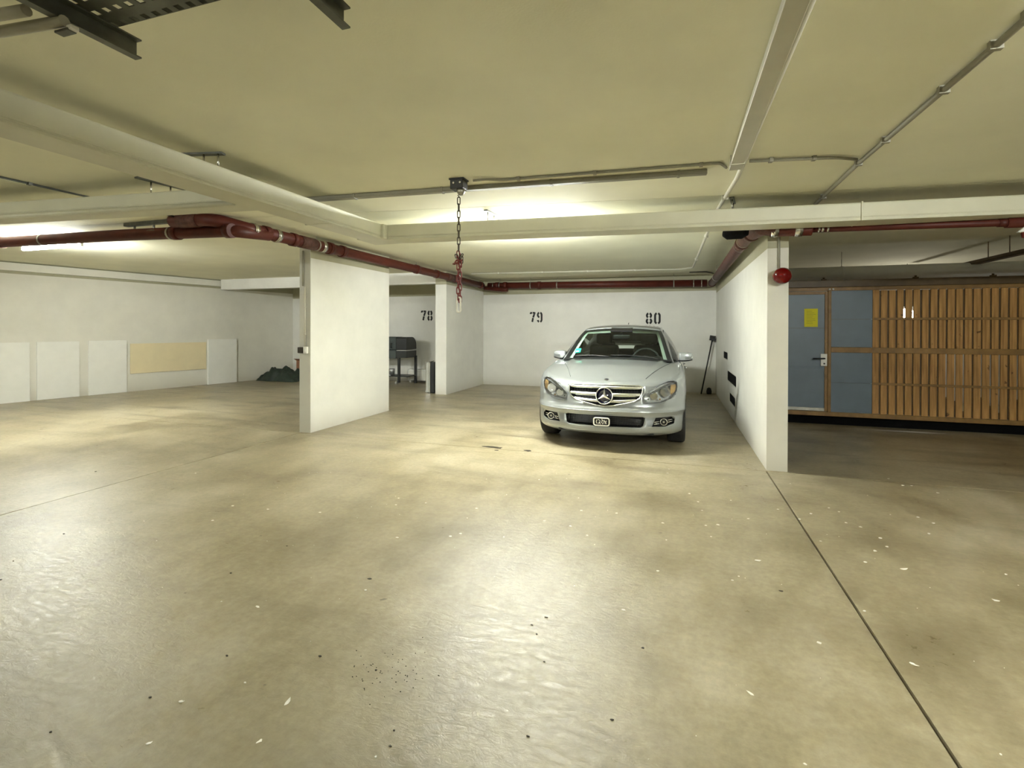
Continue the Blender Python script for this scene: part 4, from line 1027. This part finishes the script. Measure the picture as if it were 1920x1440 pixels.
def slab(bm, d0, d1, m):
    """turn a patch into a solid between offsets d0 and d1 along y"""
    mb = MB(); mi = mb.mi(m); A = {}; B = {}
    for v in bm.verts: A[v] = mb.bm.verts.new(v.co + Vector((0, d0, 0))); B[v] = mb.bm.verts.new(v.co + Vector((0, d1, 0)))
    for f in bm.faces:
        for mp, rev in ((A, False), (B, True)):
            vs = [mp[v] for v in f.verts]; g = mb.bm.faces.new(vs[::-1] if rev else vs); g.material_index = mi; g.smooth = True
    for e in bm.edges:
        if len(e.link_faces) == 1:
            a, c = e.verts; g = mb.bm.faces.new([A[a], A[c], B[c], B[a]]); g.material_index = mi
    bmesh.ops.recalc_face_normals(mb.bm, faces=mb.bm.faces); bm.free()
    return mb
GRILLE = mirror_half([(0, .738), (.30, .738), (.395, .735), (.418, .722), (.412, .665), (.385, .605), (.33, .568), (.22, .540), (.10, .514), (0, .506)])
INTAKE = mirror_half([(0, .402), (.42, .402), (.447, .392), (.428, .305), (.40, .288), (0, .282)])
def sgn(pts, s): return [(x * s, z) for x, z in pts][::s]
HEAD = [(.440, .548), (.60, .560), (.71, .598), (.765, .655), (.785, .720), (.782, .765), (.745, .786), (.68, .780), (.60, .748), (.52, .697), (.465, .655), (.430, .620)]
FOG = [(.518, .298), (.66, .294), (.750, .322), (.758, .362), (.722, .396), (.558, .393)]
cutters = [slab(patch(GRILLE), -.05, .10, 'trim_black'), slab(patch(INTAKE), -.05, .12, 'trim_black')]
for s in (1, -1):
    cutters.append(slab(patch(sgn(HEAD, s)), -.06, .13, 'reflector')); cutters.append(slab(patch(sgn(FOG, s)), -.05, .06, 'trim_black'))
    for wy in (WF, WR):
        c_ = MB(); c_.cyl((s * .52, wy, .315), (s * 1.2, wy, .315), .352, 'trim_black', 40); cutters.append(c_)
bo = body.build('body_shell', car, normals=False)
cobs = []
for i, c_ in enumerate(cutters):
    co = c_.build('cutter'); co.location = (CX, CY, 0); cobs.append(co)
    md = bo.modifiers.new('cut', 'BOOLEAN'); md.object = co; md.operation = 'DIFFERENCE'; md.solver = 'EXACT'; md.material_mode = 'TRANSFER'
bpy.context.view_layer.update()
dg = bpy.context.evaluated_depsgraph_get()
me = bpy.data.meshes.new_from_object(bo.evaluated_get(dg)); bo.modifiers.clear(); bo.data = me
for co in cobs: bpy.data.objects.remove(co)

def cbuild(mb, name, par=car, **k): return mb.build(name, par, **k)
# grille: three bright bars, surround, star emblem
def bar(x, z0, half, h, bow=0.0, m='chrome_satin', proud=.012, name='grille_bar', depth=.03):
    P = []; k = 26
    for i in range(k + 1):
        xx = -half + 2 * half * i / k; q = 1 - (xx / half) ** 2
        zc_ = z0 - bow * q; y = surf_y(xx, zc_) - proud * .3 + .012
        P.append([Vector((xx, y + depth, zc_ - h * .5)), Vector((xx, y, zc_ - h * .42)), Vector((xx, y - proud, zc_)), Vector((xx, y - proud * .6, zc_ + h * .40)), Vector((xx, y + depth, zc_ + h * .5))])
    b = MB(); b.grid(P, m); return b.build(name, car)
bar(0, .7085, .405, .040, 0.0); bar(0, .634, .392, .046, .004); bar(0, .575, .345, .042, .020)
def loop_tube(outline, r, m, name, off=-.004, par=car, n=8):
    pts = []
    k = len(outline)
    for i in range(k):
        a, c = outline[i], outline[(i + 1) % k]
        for t in (0, .34, .67): x, z = lerp(a[0], c[0], t), lerp(a[1], c[1], t); pts.append((x, surf_y(x, z) + off, z))
    b = MB(); b.tube(pts, r, m, n, closed=True); return b.build(name, par)
loop_tube(GRILLE, .0065, 'chrome_satin', 'grille_surround')
b = MB()
for i in range(25):
    xx = -.39 + i * .0325
    b.box((xx - .002, surf_y(xx, .62) + .055, .53), (xx + .002, surf_y(xx, .62) + .06, .735), 'trim_black')
o = b.build('grille_mesh', car, normals=False); o['kind'] = 'stuff'
em = bpy.data.objects.new('grille_emblem', None); COL.objects.link(em); em.parent = car; em.location = (0, surf_y(0, .620) - .012, .620)
em.rotation_euler = (math.radians(-8), 0, 0)
b = MB(); b.lathe([(0, .012), (.090, .012), (.090, .0), (.0, -.003)], 'star_blue', 40, axis='Y'); b.build('emblem_disc', em)
b = MB(); k = 44; b.tube([(.092 * math.cos(2 * PI * i / k), -.006, .092 * math.sin(2 * PI * i / k)) for i in range(k)], .0075, 'chrome', 8, closed=True); b.build('emblem_ring', em)
b = MB()
for q in range(3):
    a = PI / 2 + q * 2 * PI / 3; d = Vector((math.cos(a), 0, math.sin(a))); nrm = Vector((-d.z, 0, d.x)); a2 = a + PI / 3; e1 = Vector((math.cos(a2), 0, math.sin(a2))) * .017; a3 = a - PI / 3; e2 = Vector((math.cos(a3), 0, math.sin(a3))) * .017
    tip = d * .089; f0 = Vector((0, -.016, 0)); bk_ = Vector((0, -.003, 0))
    V = [b.bm.verts.new(p) for p in (f0, tip + Vector((0, -.008, 0)), e1 + bk_, e2 + bk_)]
    b._fin([b.bm.faces.new([V[0], V[2], V[1]]), b.bm.faces.new([V[0], V[1], V[3]])], 'chrome')
b.build('emblem_star', em)
b = MB(); b.lathe([(0, 0), (.026, 0), (.026, .004), (.0, .008)], 'chrome', 20)
hbz = surf_z(0, .235); o = b.build('hood_badge', car, loc=(0, .235, hbz + .0015)); o.rotation_euler = (math.radians(22), 0, 0)
b = MB(); b.lathe([(0, .0082), (.016, .0078), (.018, .006)], 'star_blue', 16); b.build('badge_centre', o)
# bumper: intake frame, mesh, chrome lip, plate
b = MB()
for i in range(31):
    xx = -.42 + i * .028
    b.obox((xx, surf_y(xx, .345) + .05, .292), (.004, 0, 0), (0, .004, 0), (.012, 0, .112), 'trim_black')
for j in range(5): z = .305 + j * .022; b.box((-.43, surf_y(0, .345) + .056, z), (.43, surf_y(0, .345) + .060, z + .003), 'trim_black')
o = b.build('intake_mesh', car, normals=False); o['kind'] = 'stuff'
bar(0, .268, .43, .020, 0.0, 'chrome_satin', .008, 'bumper_strip', .02)
b = MB()
P = []
for i in range(41):
    xx = -.80 + .04 * i; P.append((xx, surf_y(xx, .452) - .002, .452))
b.tube(P, .006, 'car_paint', 8); b.build('bumper_crease', car)
pl = bpy.data.objects.new('number_plate', None); COL.objects.link(pl); pl.parent = car; pl.location = (-.022, -.012, .336)
b = MB(); b.box((-.095, -.006, -.050), (.095, .006, .048), 'trim_black', .008); b.build('plate_holder', pl)
def rrect(w, h, r): 
    pts = []
    for cx, cz, a0 in ((w - r, h - r, 0), (-w + r, h - r, 90), (-w + r, -h + r, 180), (w - r, -h + r, 270)):
        for i in range(5): a = math.radians(a0 + 22.5 * i); pts.append((cx + r * math.cos(a), -.010, cz + r * math.sin(a)))
    return pts
b = MB(); b.tube(rrect(.086, .042, .022), .0075, 'paper_white', 6, closed=True); b.build('plate_border', pl)
# the plate's defaced characters: pale strokes
for ps in ([(-.052, .022), (-.058, 0), (-.050, -.022)], [(-.040, .02), (-.034, .024), (-.016, .012), (-.018, -.012), (-.038, -.022)], [(-.030, -.002), (-.010, -.026)], [(.004, .036), (.008, .012), (.002, -.006), (.016, -.024)], [(.012, .020), (.030, .004), (.024, -.018)], [(.030, .020), (.046, -.004), (.056, -.022)], [(.056, .016), (.040, -.020)]):
    b = MB(); b.tube([(x, -.009, z) for x, z in ps], .0042, 'paper_white', 6); b.build('plate_stroke', pl)
# head lamps and fog lamps
for s in (1, -1):
    hl = bpy.data.objects.new('headlight', None); COL.objects.link(hl); hl.parent = car
    pb = patch(sgn(HEAD, s), .02, -.002); mb = MB(); mb.mi('lens_glass'); mb.bm.free(); mb.bm = pb
    for f in mb.bm.faces: f.smooth = True
    mb.build('lens', hl)
    loop_tube(sgn(HEAD, s), .0045, 'gap_dark', 'lens_seal', -.001, hl, 6)
    def bowl(x, z, r, m0, m1, nm, dep=.035, ball=True):
        y = surf_y(s * x, z) + .04
        b = MB(); b.lathe([(r, -.012), (r * 1.05, -.004), (r * .96, -.006), (r * .62, dep), (.0, dep)], m0, 24, axis='Y', origin=(s * x, y, z)); b.build(nm, hl)
        if ball:
            b = MB(); b.lathe([(r * .64, dep - .008), (r * .60, dep - .022), (r * .36, dep - .036), (0, dep - .041)], m1, 20, axis='Y', origin=(s * x, y, z)); b.build('projector_lens', hl)
    bowl(.655, .668, .052, 'chrome', 'reflector_dark', 'lamp_bowl')
    bowl(.535, .625, .040, 'chrome', 'reflector_dark', 'lamp_bowl')
    bowl(.475, .592, .022, 'reflector', 'reflector_dark', 'lamp_bowl', .02)
    bowl(.60, .592, .018, 'reflector', 'amber', 'lamp_bowl', .015)
    q = [(.715, .635), (.758, .665), (.774, .72), (.765, .75), (.715, .742), (.708, .69)]
    mb = slab(patch(sgn(q, s), .03, .0), .022, .034, 'amber'); mb.build('indicator', hl)
    q = [(.50, .66), (.58, .70), (.68, .755), (.74, .768), (.745, .758), (.66, .728), (.58, .682), (.51, .645)]
    mb = slab(patch(sgn(q, s), .03, .0), .012, .05, 'reflector_dark'); mb.build('brow', hl)
    fg = bpy.data.objects.new('fog_light', None); COL.objects.link(fg); fg.parent = car
    x, z = .642, .344; y = surf_y(s * x, z)
    b = MB(); b.lathe([(.036, -.006), (.041, -.001), (.040, .012), (.032, .012), (.032, -.003)], 'chrome', 26, axis='Y', origin=(s * x, y, z), close=True); b.build('bezel', fg)
    b = MB(); b.lathe([(.034, .004), (.026, .016), (.0, .022)], 'trim_black', 20, axis='Y', origin=(s * x, y + .002, z)); b.build('bowl', fg)
    b = MB(); b.lathe([(.016, .012), (.010, .0), (.0, -.003)], 'chrome', 14, axis='Y', origin=(s * x, y, z)); b.build('bulb_cover', fg)
    for dz in (.011, -.011):
        for xa, xb in ((.538, .600), (.684, .742)):
            b = MB(); b.tube([(s * xx, surf_y(s * xx, z + dz) + .010, z + dz + (xx - x) * .12) for xx in (xa, (xa + xb) / 2, xb)], .005, 'chrome', 6); b.build('bright_strip', fg)
# wheels
def wheel(x, y, s):
    t = bpy.data.objects.new('wheel', None); COL.objects.link(t); t.parent = car; t.location = (x, y, .316)
    hw = .105
    b = MB(); b.lathe([(.215, -hw * .85), (.255, -hw), (.295, -hw * .96), (.313, -hw * .78), (.316, -hw * .4), (.316, hw * .4), (.313, hw * .78), (.295, hw * .96), (.255, hw), (.215, hw * .85), (.208, 0)], 'black_rubber', 48, axis='X', close=True); b.build('tyre', t)
    for q in ():
        pass
    b = MB(); b.lathe([(.216, -hw * .8), (.222, hw * .82), (.205, hw * .86), (.200, hw * .5), (.195, -hw * .8)] if s > 0 else [(.216, hw * .8), (.222, -hw * .82), (.205, -hw * .86), (.200, -hw * .5), (.195, hw * .8)], 'alloy', 40, axis='X', close=True); b.build('rim', t)
    b = MB(); b.lathe([(.17, s * .01), (.17, s * .022), (.0, s * .03)], 'galvanised', 30, axis='X'); b.build('brake_disc', t)
    b = MB(); b.lathe([(.055, s * .03), (.052, s * .078), (.03, s * .085), (0, s * .086)], 'alloy', 24, axis='X'); b.build('hub_cap', t)
    for q in range(7):
        a = q * 2 * PI / 7; d = Vector((0, math.cos(a), math.sin(a))); nr = Vector((0, -d.z, d.y))
        P = [[Vector((s * (.072 + .01 * (1 - u)), 0, 0)) + d * (.045 + .165 * u) + nr * (.028 - .008 * u) * w_ + Vector((-s * .016 * abs(w_), 0, 0)) for w_ in (-1, -.5, 0, .5, 1)] for u in (0, .33, .66, 1)]
        b = MB(); b.grid(P, 'alloy'); b.build('spoke', t)
for s in (1, -1):
    wheel(s * .775, WF, s); wheel(s * .775, WR, s)
# greenhouse
RAIL = [(1.24, .735, .940), (1.34, .712, .985), (1.6, .655, 1.140), (1.85, .605, 1.272), (2.06, .568, 1.348), (2.35, .560, 1.392), (2.9, .558, 1.398), (3.35, .562, 1.345), (3.7, .585, 1.225), (3.95, .620, 1.090), (4.08, .650, 1.005)]
CEN = [(1.24, .968), (1.34, 1.020), (1.6, 1.172), (1.85, 1.302), (2.06, 1.385), (2.35, 1.432), (2.9, 1.446), (3.35, 1.398), (3.7, 1.268), (3.95, 1.120), (4.08, 1.025)]
def railx(y): return smooth_tab([(a, b_) for a, b_, c in RAIL], y)
def railz(y): return smooth_tab([(a, c) for a, b_, c in RAIL], y)
def cenz(y): return smooth_tab(CEN, y)
def beltz(y): return interp([(1.2, .925), (2.0, .945), (3.0, .955), (4.1, .975)], y)
def gpoint(y, u, off=0.0):
    """u in [0,1] centre -> rail, (1,2] rail -> belt"""
    if u <= 1:
        return Vector((railx(y) * u, y, lerp(cenz(y), railz(y), u ** 2.4) + off))
    t = u - 1; zb = min(beltz(y), railz(y)); xb = .812
    return Vector((lerp(railx(y), xb, t) + .035 * math.sin(PI * t) * min(1, (railz(y) - zb) / .3), y, lerp(railz(y), zb, t)))
def gpatch(name, y0, y1, u0, u1, m, ny, nu, off=0.0, mirror=False, par=car, thick=0.0, yfun=None):
    b = MB(); P = []
    for i in range(ny + 1):
        row = []
        for j in range(nu + 1):
            u = lerp(u0, u1, j / nu); ya, yb = yfun(abs(u)) if yfun else (y0, y1)
            y = lerp(ya, yb, i / ny); p = gpoint(y, abs(u))
            if u < 0: p.x = -p.x
            p.z += off if abs(u) <= 1 else 0; row.append(p)
        P.append(row)
    V = b.grid(P, m)
    if mirror:
        for v in b.bm.verts: v.co.x = -v.co.x
    o = b.build(name, par)
    if thick:
        md = o.modifiers.new('solid', 'SOLIDIFY'); md.thickness = thick; md.offset = 0
    return o
WS0, WS1 = 1.25, 2.06
gpatch('windscreen', 1.275, 2.03, -.93, .93, 'windscreen_glass', 18, 24, .002)
for sgn_ in (False, True): gpatch('windscreen_frame', WS0, WS1, .915, 1.0, 'trim_black', 18, 3, .003, sgn_)
gpatch('windscreen_frame', 2.015, 2.075, -.93, .93, 'trim_black', 2, 20, .003)
gpatch('cowl', 1.20, 1.285, -.95, .95, 'trim_black', 3, 20, .004)
gpatch('roof', 2.07, 3.36, -1.0, 1.0, 'car_paint', 26, 24, .004, thick=.008)
gpatch('headliner', 2.03, 3.3, -.93, .93, 'cabin_light', 12, 12, -.035)
gpatch('rear_window', 3.37, 4.02, -.88, .88, 'dark_glass', 12, 16, .002)
for sg in (False, True):
    gpatch('rear_pillar', 3.36, 4.08, .87, 1.0, 'car_paint', 14, 4, .003, sg)
    gpatch('front_pillar', 1.24, 2.10, 1.0, 1.17, 'car_paint', 18, 3, 0, sg)
    gpatch('roof_rail', 2.08, 3.4, 1.0, 1.07, 'car_paint', 18, 2, 0, sg)
    gpatch('pillar_trim', 1.32, 2.05, .86, .93, 'cabin_light', 14, 2, -.02, sg)
    gpatch('side_window', 1.62, 2.56, 1.10, 1.96, 'dark_glass', 14, 6, 0, sg)
    gpatch('side_window', 2.66, 3.42, 1.09, 1.96, 'dark_glass', 12, 6, 0, sg)
    gpatch('door_pillar', 2.555, 2.665, 1.06, 1.97, 'trim_black', 2, 6, 0, sg)
    gpatch('mirror_base', 1.36, 1.63, 1.15, 1.97, 'trim_black', 5, 5, 0, sg)
    gpatch('rear_pillar', 3.415, 4.08, 1.0, 2.0, 'car_paint', 12, 8, 0, sg)
    gpatch('window_trim', 1.30, 3.9, 1.955, 2.0, 'chrome_satin', 20, 1, 0, sg)
gpatch('rear_pillar', 3.34, 3.39, -.88, .88, 'car_paint', 2, 16, .004)
# cabin: dash, seats, wheel, mirror, visors
b = MB()
P = []
for i in range(13):
    x = -.68 + 1.36 * i / 12
    P.append([Vector((x, 1.27, .93)), Vector((x, 1.42, .955 + .012 * math.cos(3 * x))), Vector((x, 1.60, .968 + (.03 if .15 < x < .60 else 0))), Vector((x, 1.70, .90)), Vector((x, 1.72, .62))])
b.grid(P, 'cabin_black'); b.build('dashboard', car)
for x in (-.36, .36):
    st = bpy.data.objects.new('front_seat', None); COL.objects.link(st); st.parent = car; st.location = (x, 2.35, .6)
    b = MB(); b.box((-.25, -.28, -.12), (.25, .28, .02), 'cabin_black', .05); b.build('seat_cushion', st)
    b = MB(); b.obox((-.24, .20, 0), (.48, 0, 0), (0, .13, 0), (0, .16, .52), 'cabin_black', .05); b.build('seat_back', st)
    b = MB(); b.obox((-.13, .355, .53), (.26, 0, 0), (0, .10, 0), (0, .03, .17), 'cabin_black', .035); b.build('headrest', st)
    for q in (-.06, .06):
        b = MB(); b.cyl((q, .39, .50), (q, .40, .55), .006, 'chrome_satin', 6); b.build('headrest_rod', st)
rs = bpy.data.objects.new('rear_seat', None); COL.objects.link(rs); rs.parent = car; rs.location = (0, 3.2, .6)
b = MB(); b.obox((-.62, .06, 0), (1.24, 0, 0), (0, .14, 0), (0, .16, .42), 'cabin_black', .05); b.build('seat_back', rs)
for q in (-.38, .38):
    b = MB(); b.obox((q - .12, .22, .42), (.24, 0, 0), (0, .09, 0), (0, .02, .13), 'cabin_black', .03); b.build('headrest', rs)
sw_ = bpy.data.objects.new('steering_wheel', None); COL.objects.link(sw_); sw_.parent = car; sw_.location = (.36, 1.80, .93); sw_.rotation_euler = (math.radians(62), 0, 0)
b = MB(); k = 36; b.tube([(.185 * math.cos(2 * PI * i / k), .185 * math.sin(2 * PI * i / k), 0) for i in range(k)], .016, 'cabin_black', 8, closed=True); b.build('wheel_rim', sw_)
b = MB(); b.lathe([(0, -.02), (.07, -.015), (.07, .02), (0, .035)], 'cabin_black', 20)
b.build('wheel_hub', sw_)
for a in (0, PI, -PI / 2):
    b = MB(); b.obox((.05 * math.cos(a) - .02 * math.sin(a), .05 * math.sin(a) + .02 * math.cos(a), -.005), (.13 * math.cos(a), .13 * math.sin(a), 0), (.04 * math.sin(a), -.04 * math.cos(a), 0), (0, 0, .01), 'chrome_satin' if a != -PI / 2 else 'cabin_black', .002); b.build('wheel_spoke', sw_)
im = bpy.data.objects.new('interior_mirror', None); COL.objects.link(im); im.parent = car; im.location = (0, 1.97, 1.262)
b = MB(); b.box((-.125, -.02, -.032), (.125, .015, .032), 'trim_black', .014); b.build('mirror_body', im)
b = MB(); b.cyl((0, -.005, .03), (0, -.02, .065), .016, 'trim_black', 10); b.build('mirror_stem', im)
b = MB(); b.obox((-.16, -.03, .072), (.32, 0, 0), (0, .16, .05), (0, -.006, .018), 'trim_black', .006); b.build('sensor_cover', im)
for s in (1, -1):
    b = MB(); b.obox((s * .16, 1.99, 1.318), (s * .36, 0, -.018), (0, .13, .045), (0, -.006, .016), 'cabin_light', .006); b.build('sun_visor', car)
b = MB(); b.obox((-.07, 2.12, 1.345), (.14, 0, 0), (0, .12, .02), (0, 0, .02), 'cabin_light', .008); b.build('roof_console', car)
# wipers, sticker, aerial
for (xa, xb) in ((.58, -.08), (-.10, -.60)):
    b = MB(); P = []
    for i in range(9):
        t = i / 8; x = lerp(xa, xb, t); y = 1.275 + .035 * t + .02 * math.sin(PI * t); p = gpoint(y, min(1, abs(x) / railx(y))); P.append((x, y - .006, p.z + .012))
    b.tube(P, .007, 'trim_black', 6); b.build('wiper', car)
def on_screen(x, y, off): 
    p = gpoint(y, abs(x) / railx(y)); return Vector((x, y, p.z + off))
b = MB(); b.grid([[on_screen(x, y, .0045) for x in (-.60, -.56, -.52)] for y in (1.40, 1.45, 1.50)], 'sticker_green'); b.build('windscreen_sticker', car)
b = MB(); b.grid([[on_screen(x, y, .0065) for x in (-.588, -.545)] for y in (1.42, 1.445)], 'paper_white'); b.build('sticker_label', car)
b = MB(); b.tube([(.0, 3.12, 1.435), (.0, 3.17, 1.47), (.0, 3.22, 1.49)], .006, 'trim_black', 8, radii=[.012, .007, .004]); b.build('aerial', car)
# door mirrors
for s in (1, -1):
    t = bpy.data.objects.new('door_mirror', None); COL.objects.link(t); t.parent = car; t.location = (s * .90 if s > 0 else -.835, 1.50, 1.0)
    b = MB(); P = []
    for i in range(9):
        u = i / 8; x = -.085 + .17 * u; hgt = .064 * (1 - .26 * u ** 3) * (1 - .12 * (1 - u) ** 6); dep = .055 * (1 - .40 * u ** 3)
        ring = []
        for j in range(16):
            a = 2 * PI * j / 16; c, q = math.cos(a), math.sin(a); e = .42
            ring.append(Vector((s * x, math.copysign(abs(c) ** e, c) * dep, math.copysign(abs(q) ** e, q) * hgt + .006 * u)))
        ring.append(ring[0]); P.append(ring)
    b.grid(P, 'car_paint'); b.mi('trim_black')
    for row in (0, 8):
        pass
    bmesh.ops.remove_doubles(b.bm, verts=b.bm.verts, dist=1e-5); bmesh.ops.holes_fill(b.bm, edges=[e for e in b.bm.edges if len(e.link_faces) == 1])
    for f in b.bm.faces:
        if f.calc_center_median().z < -.030: f.material_index = 1
    b.build('mirror_shell', t)
    for dz in (.002, -.018):
        b = MB(); b.tube([(s * x_, -.055 * (1 - .40 * ((x_ + .085) / .17) ** 3) - .001, dz) for x_ in (-.01, .03, .055, .075)], .0035, 'trim_black', 6); b.build('mirror_slit', t)
    b = MB(); b.tube([(-s * .07, .01, -.045), (-s * .10, .01, -.06), (-s * .13, .0, -.065)], .02, 'trim_black', 8, flat=.7); b.build('mirror_arm', t)
    b = MB(); b.obox((-s * .075, .052, -.045), (s * .13, 0, .0), (0, .003, 0), (0, 0, .085), 'chrome', .001); b.build('mirror_glass', t)
# panel gaps, door handles, tail lamps, rear bumper lip
def gap(pts, name='panel_gap', r=.0035, m='gap_dark'):
    b = MB(); b.tube(pts, r, m, 6); return b.build(name, car)
for s in (1, -1):
    gap([(s * x, y, surf_z(s * x, y) + .0022) for x, y in [(lerp(.44, .725, t), lerp(.30, 1.24, t)) for t in [i / 24 for i in range(25)]]])
    for yy, ztop in ((1.60, .93), (2.60, .945), (3.42, .955)):
        gap([(surf_x(yy - .06 * max(0, .5 - z) if yy > 3 else yy, z, s), yy - (.25 * max(0, .62 - z) if yy > 3 else 0), z) for z in [lerp(.27, ztop, i / 16) for i in range(17)]])
    gap([(surf_x(y, .27, s), y, .27) for y in [lerp(1.6, 3.33, i / 20) for i in range(21)]])
    for yy in (2.35, 3.22):
        b = MB(); x = surf_x(yy, .80, s); b.tube([(x - s * .005, yy - .10, .80), (x + s * .025, yy - .08, .803), (x + s * .028, yy, .806), (x + s * .025, yy + .08, .803), (x - s * .005, yy + .10, .80)], .012, 'car_paint', 8, flat=.9); b.build('door_handle', car)
    x = .70
    b = MB(); P = []
    for i in range(7):
        xx = lerp(.48, .80, i / 6); row = []
        for j in range(5):
            z = lerp(.70, .87, j / 4); h = BV.ray_cast(Vector((s * xx, 6, z)), Vector((0, -1, 0))); row.append(Vector((s * xx, (h[0].y if h[0] else 4.3) + .006, z)))
        P.append(row)
    b.grid(P, 'tail_red'); b.build('tail_light', car)
b = MB(); b.box((-.26, 4.578, .60), (.26, 4.592, .71), 'paper_white', .004); b.build('rear_plate', car)
# underbody so that daylight does not show through
b = MB(); b.box((-.62, .35, .15), (.62, 4.2, .198), 'trim_black', .02); b.build('underbody', car)
for s in (1, -1):
    b = MB(); b.box((s * .44 - .10, .09, .195), (s * .44 + .10, .13, .215), 'trim_black', .004); b.build('air_deflector', car)
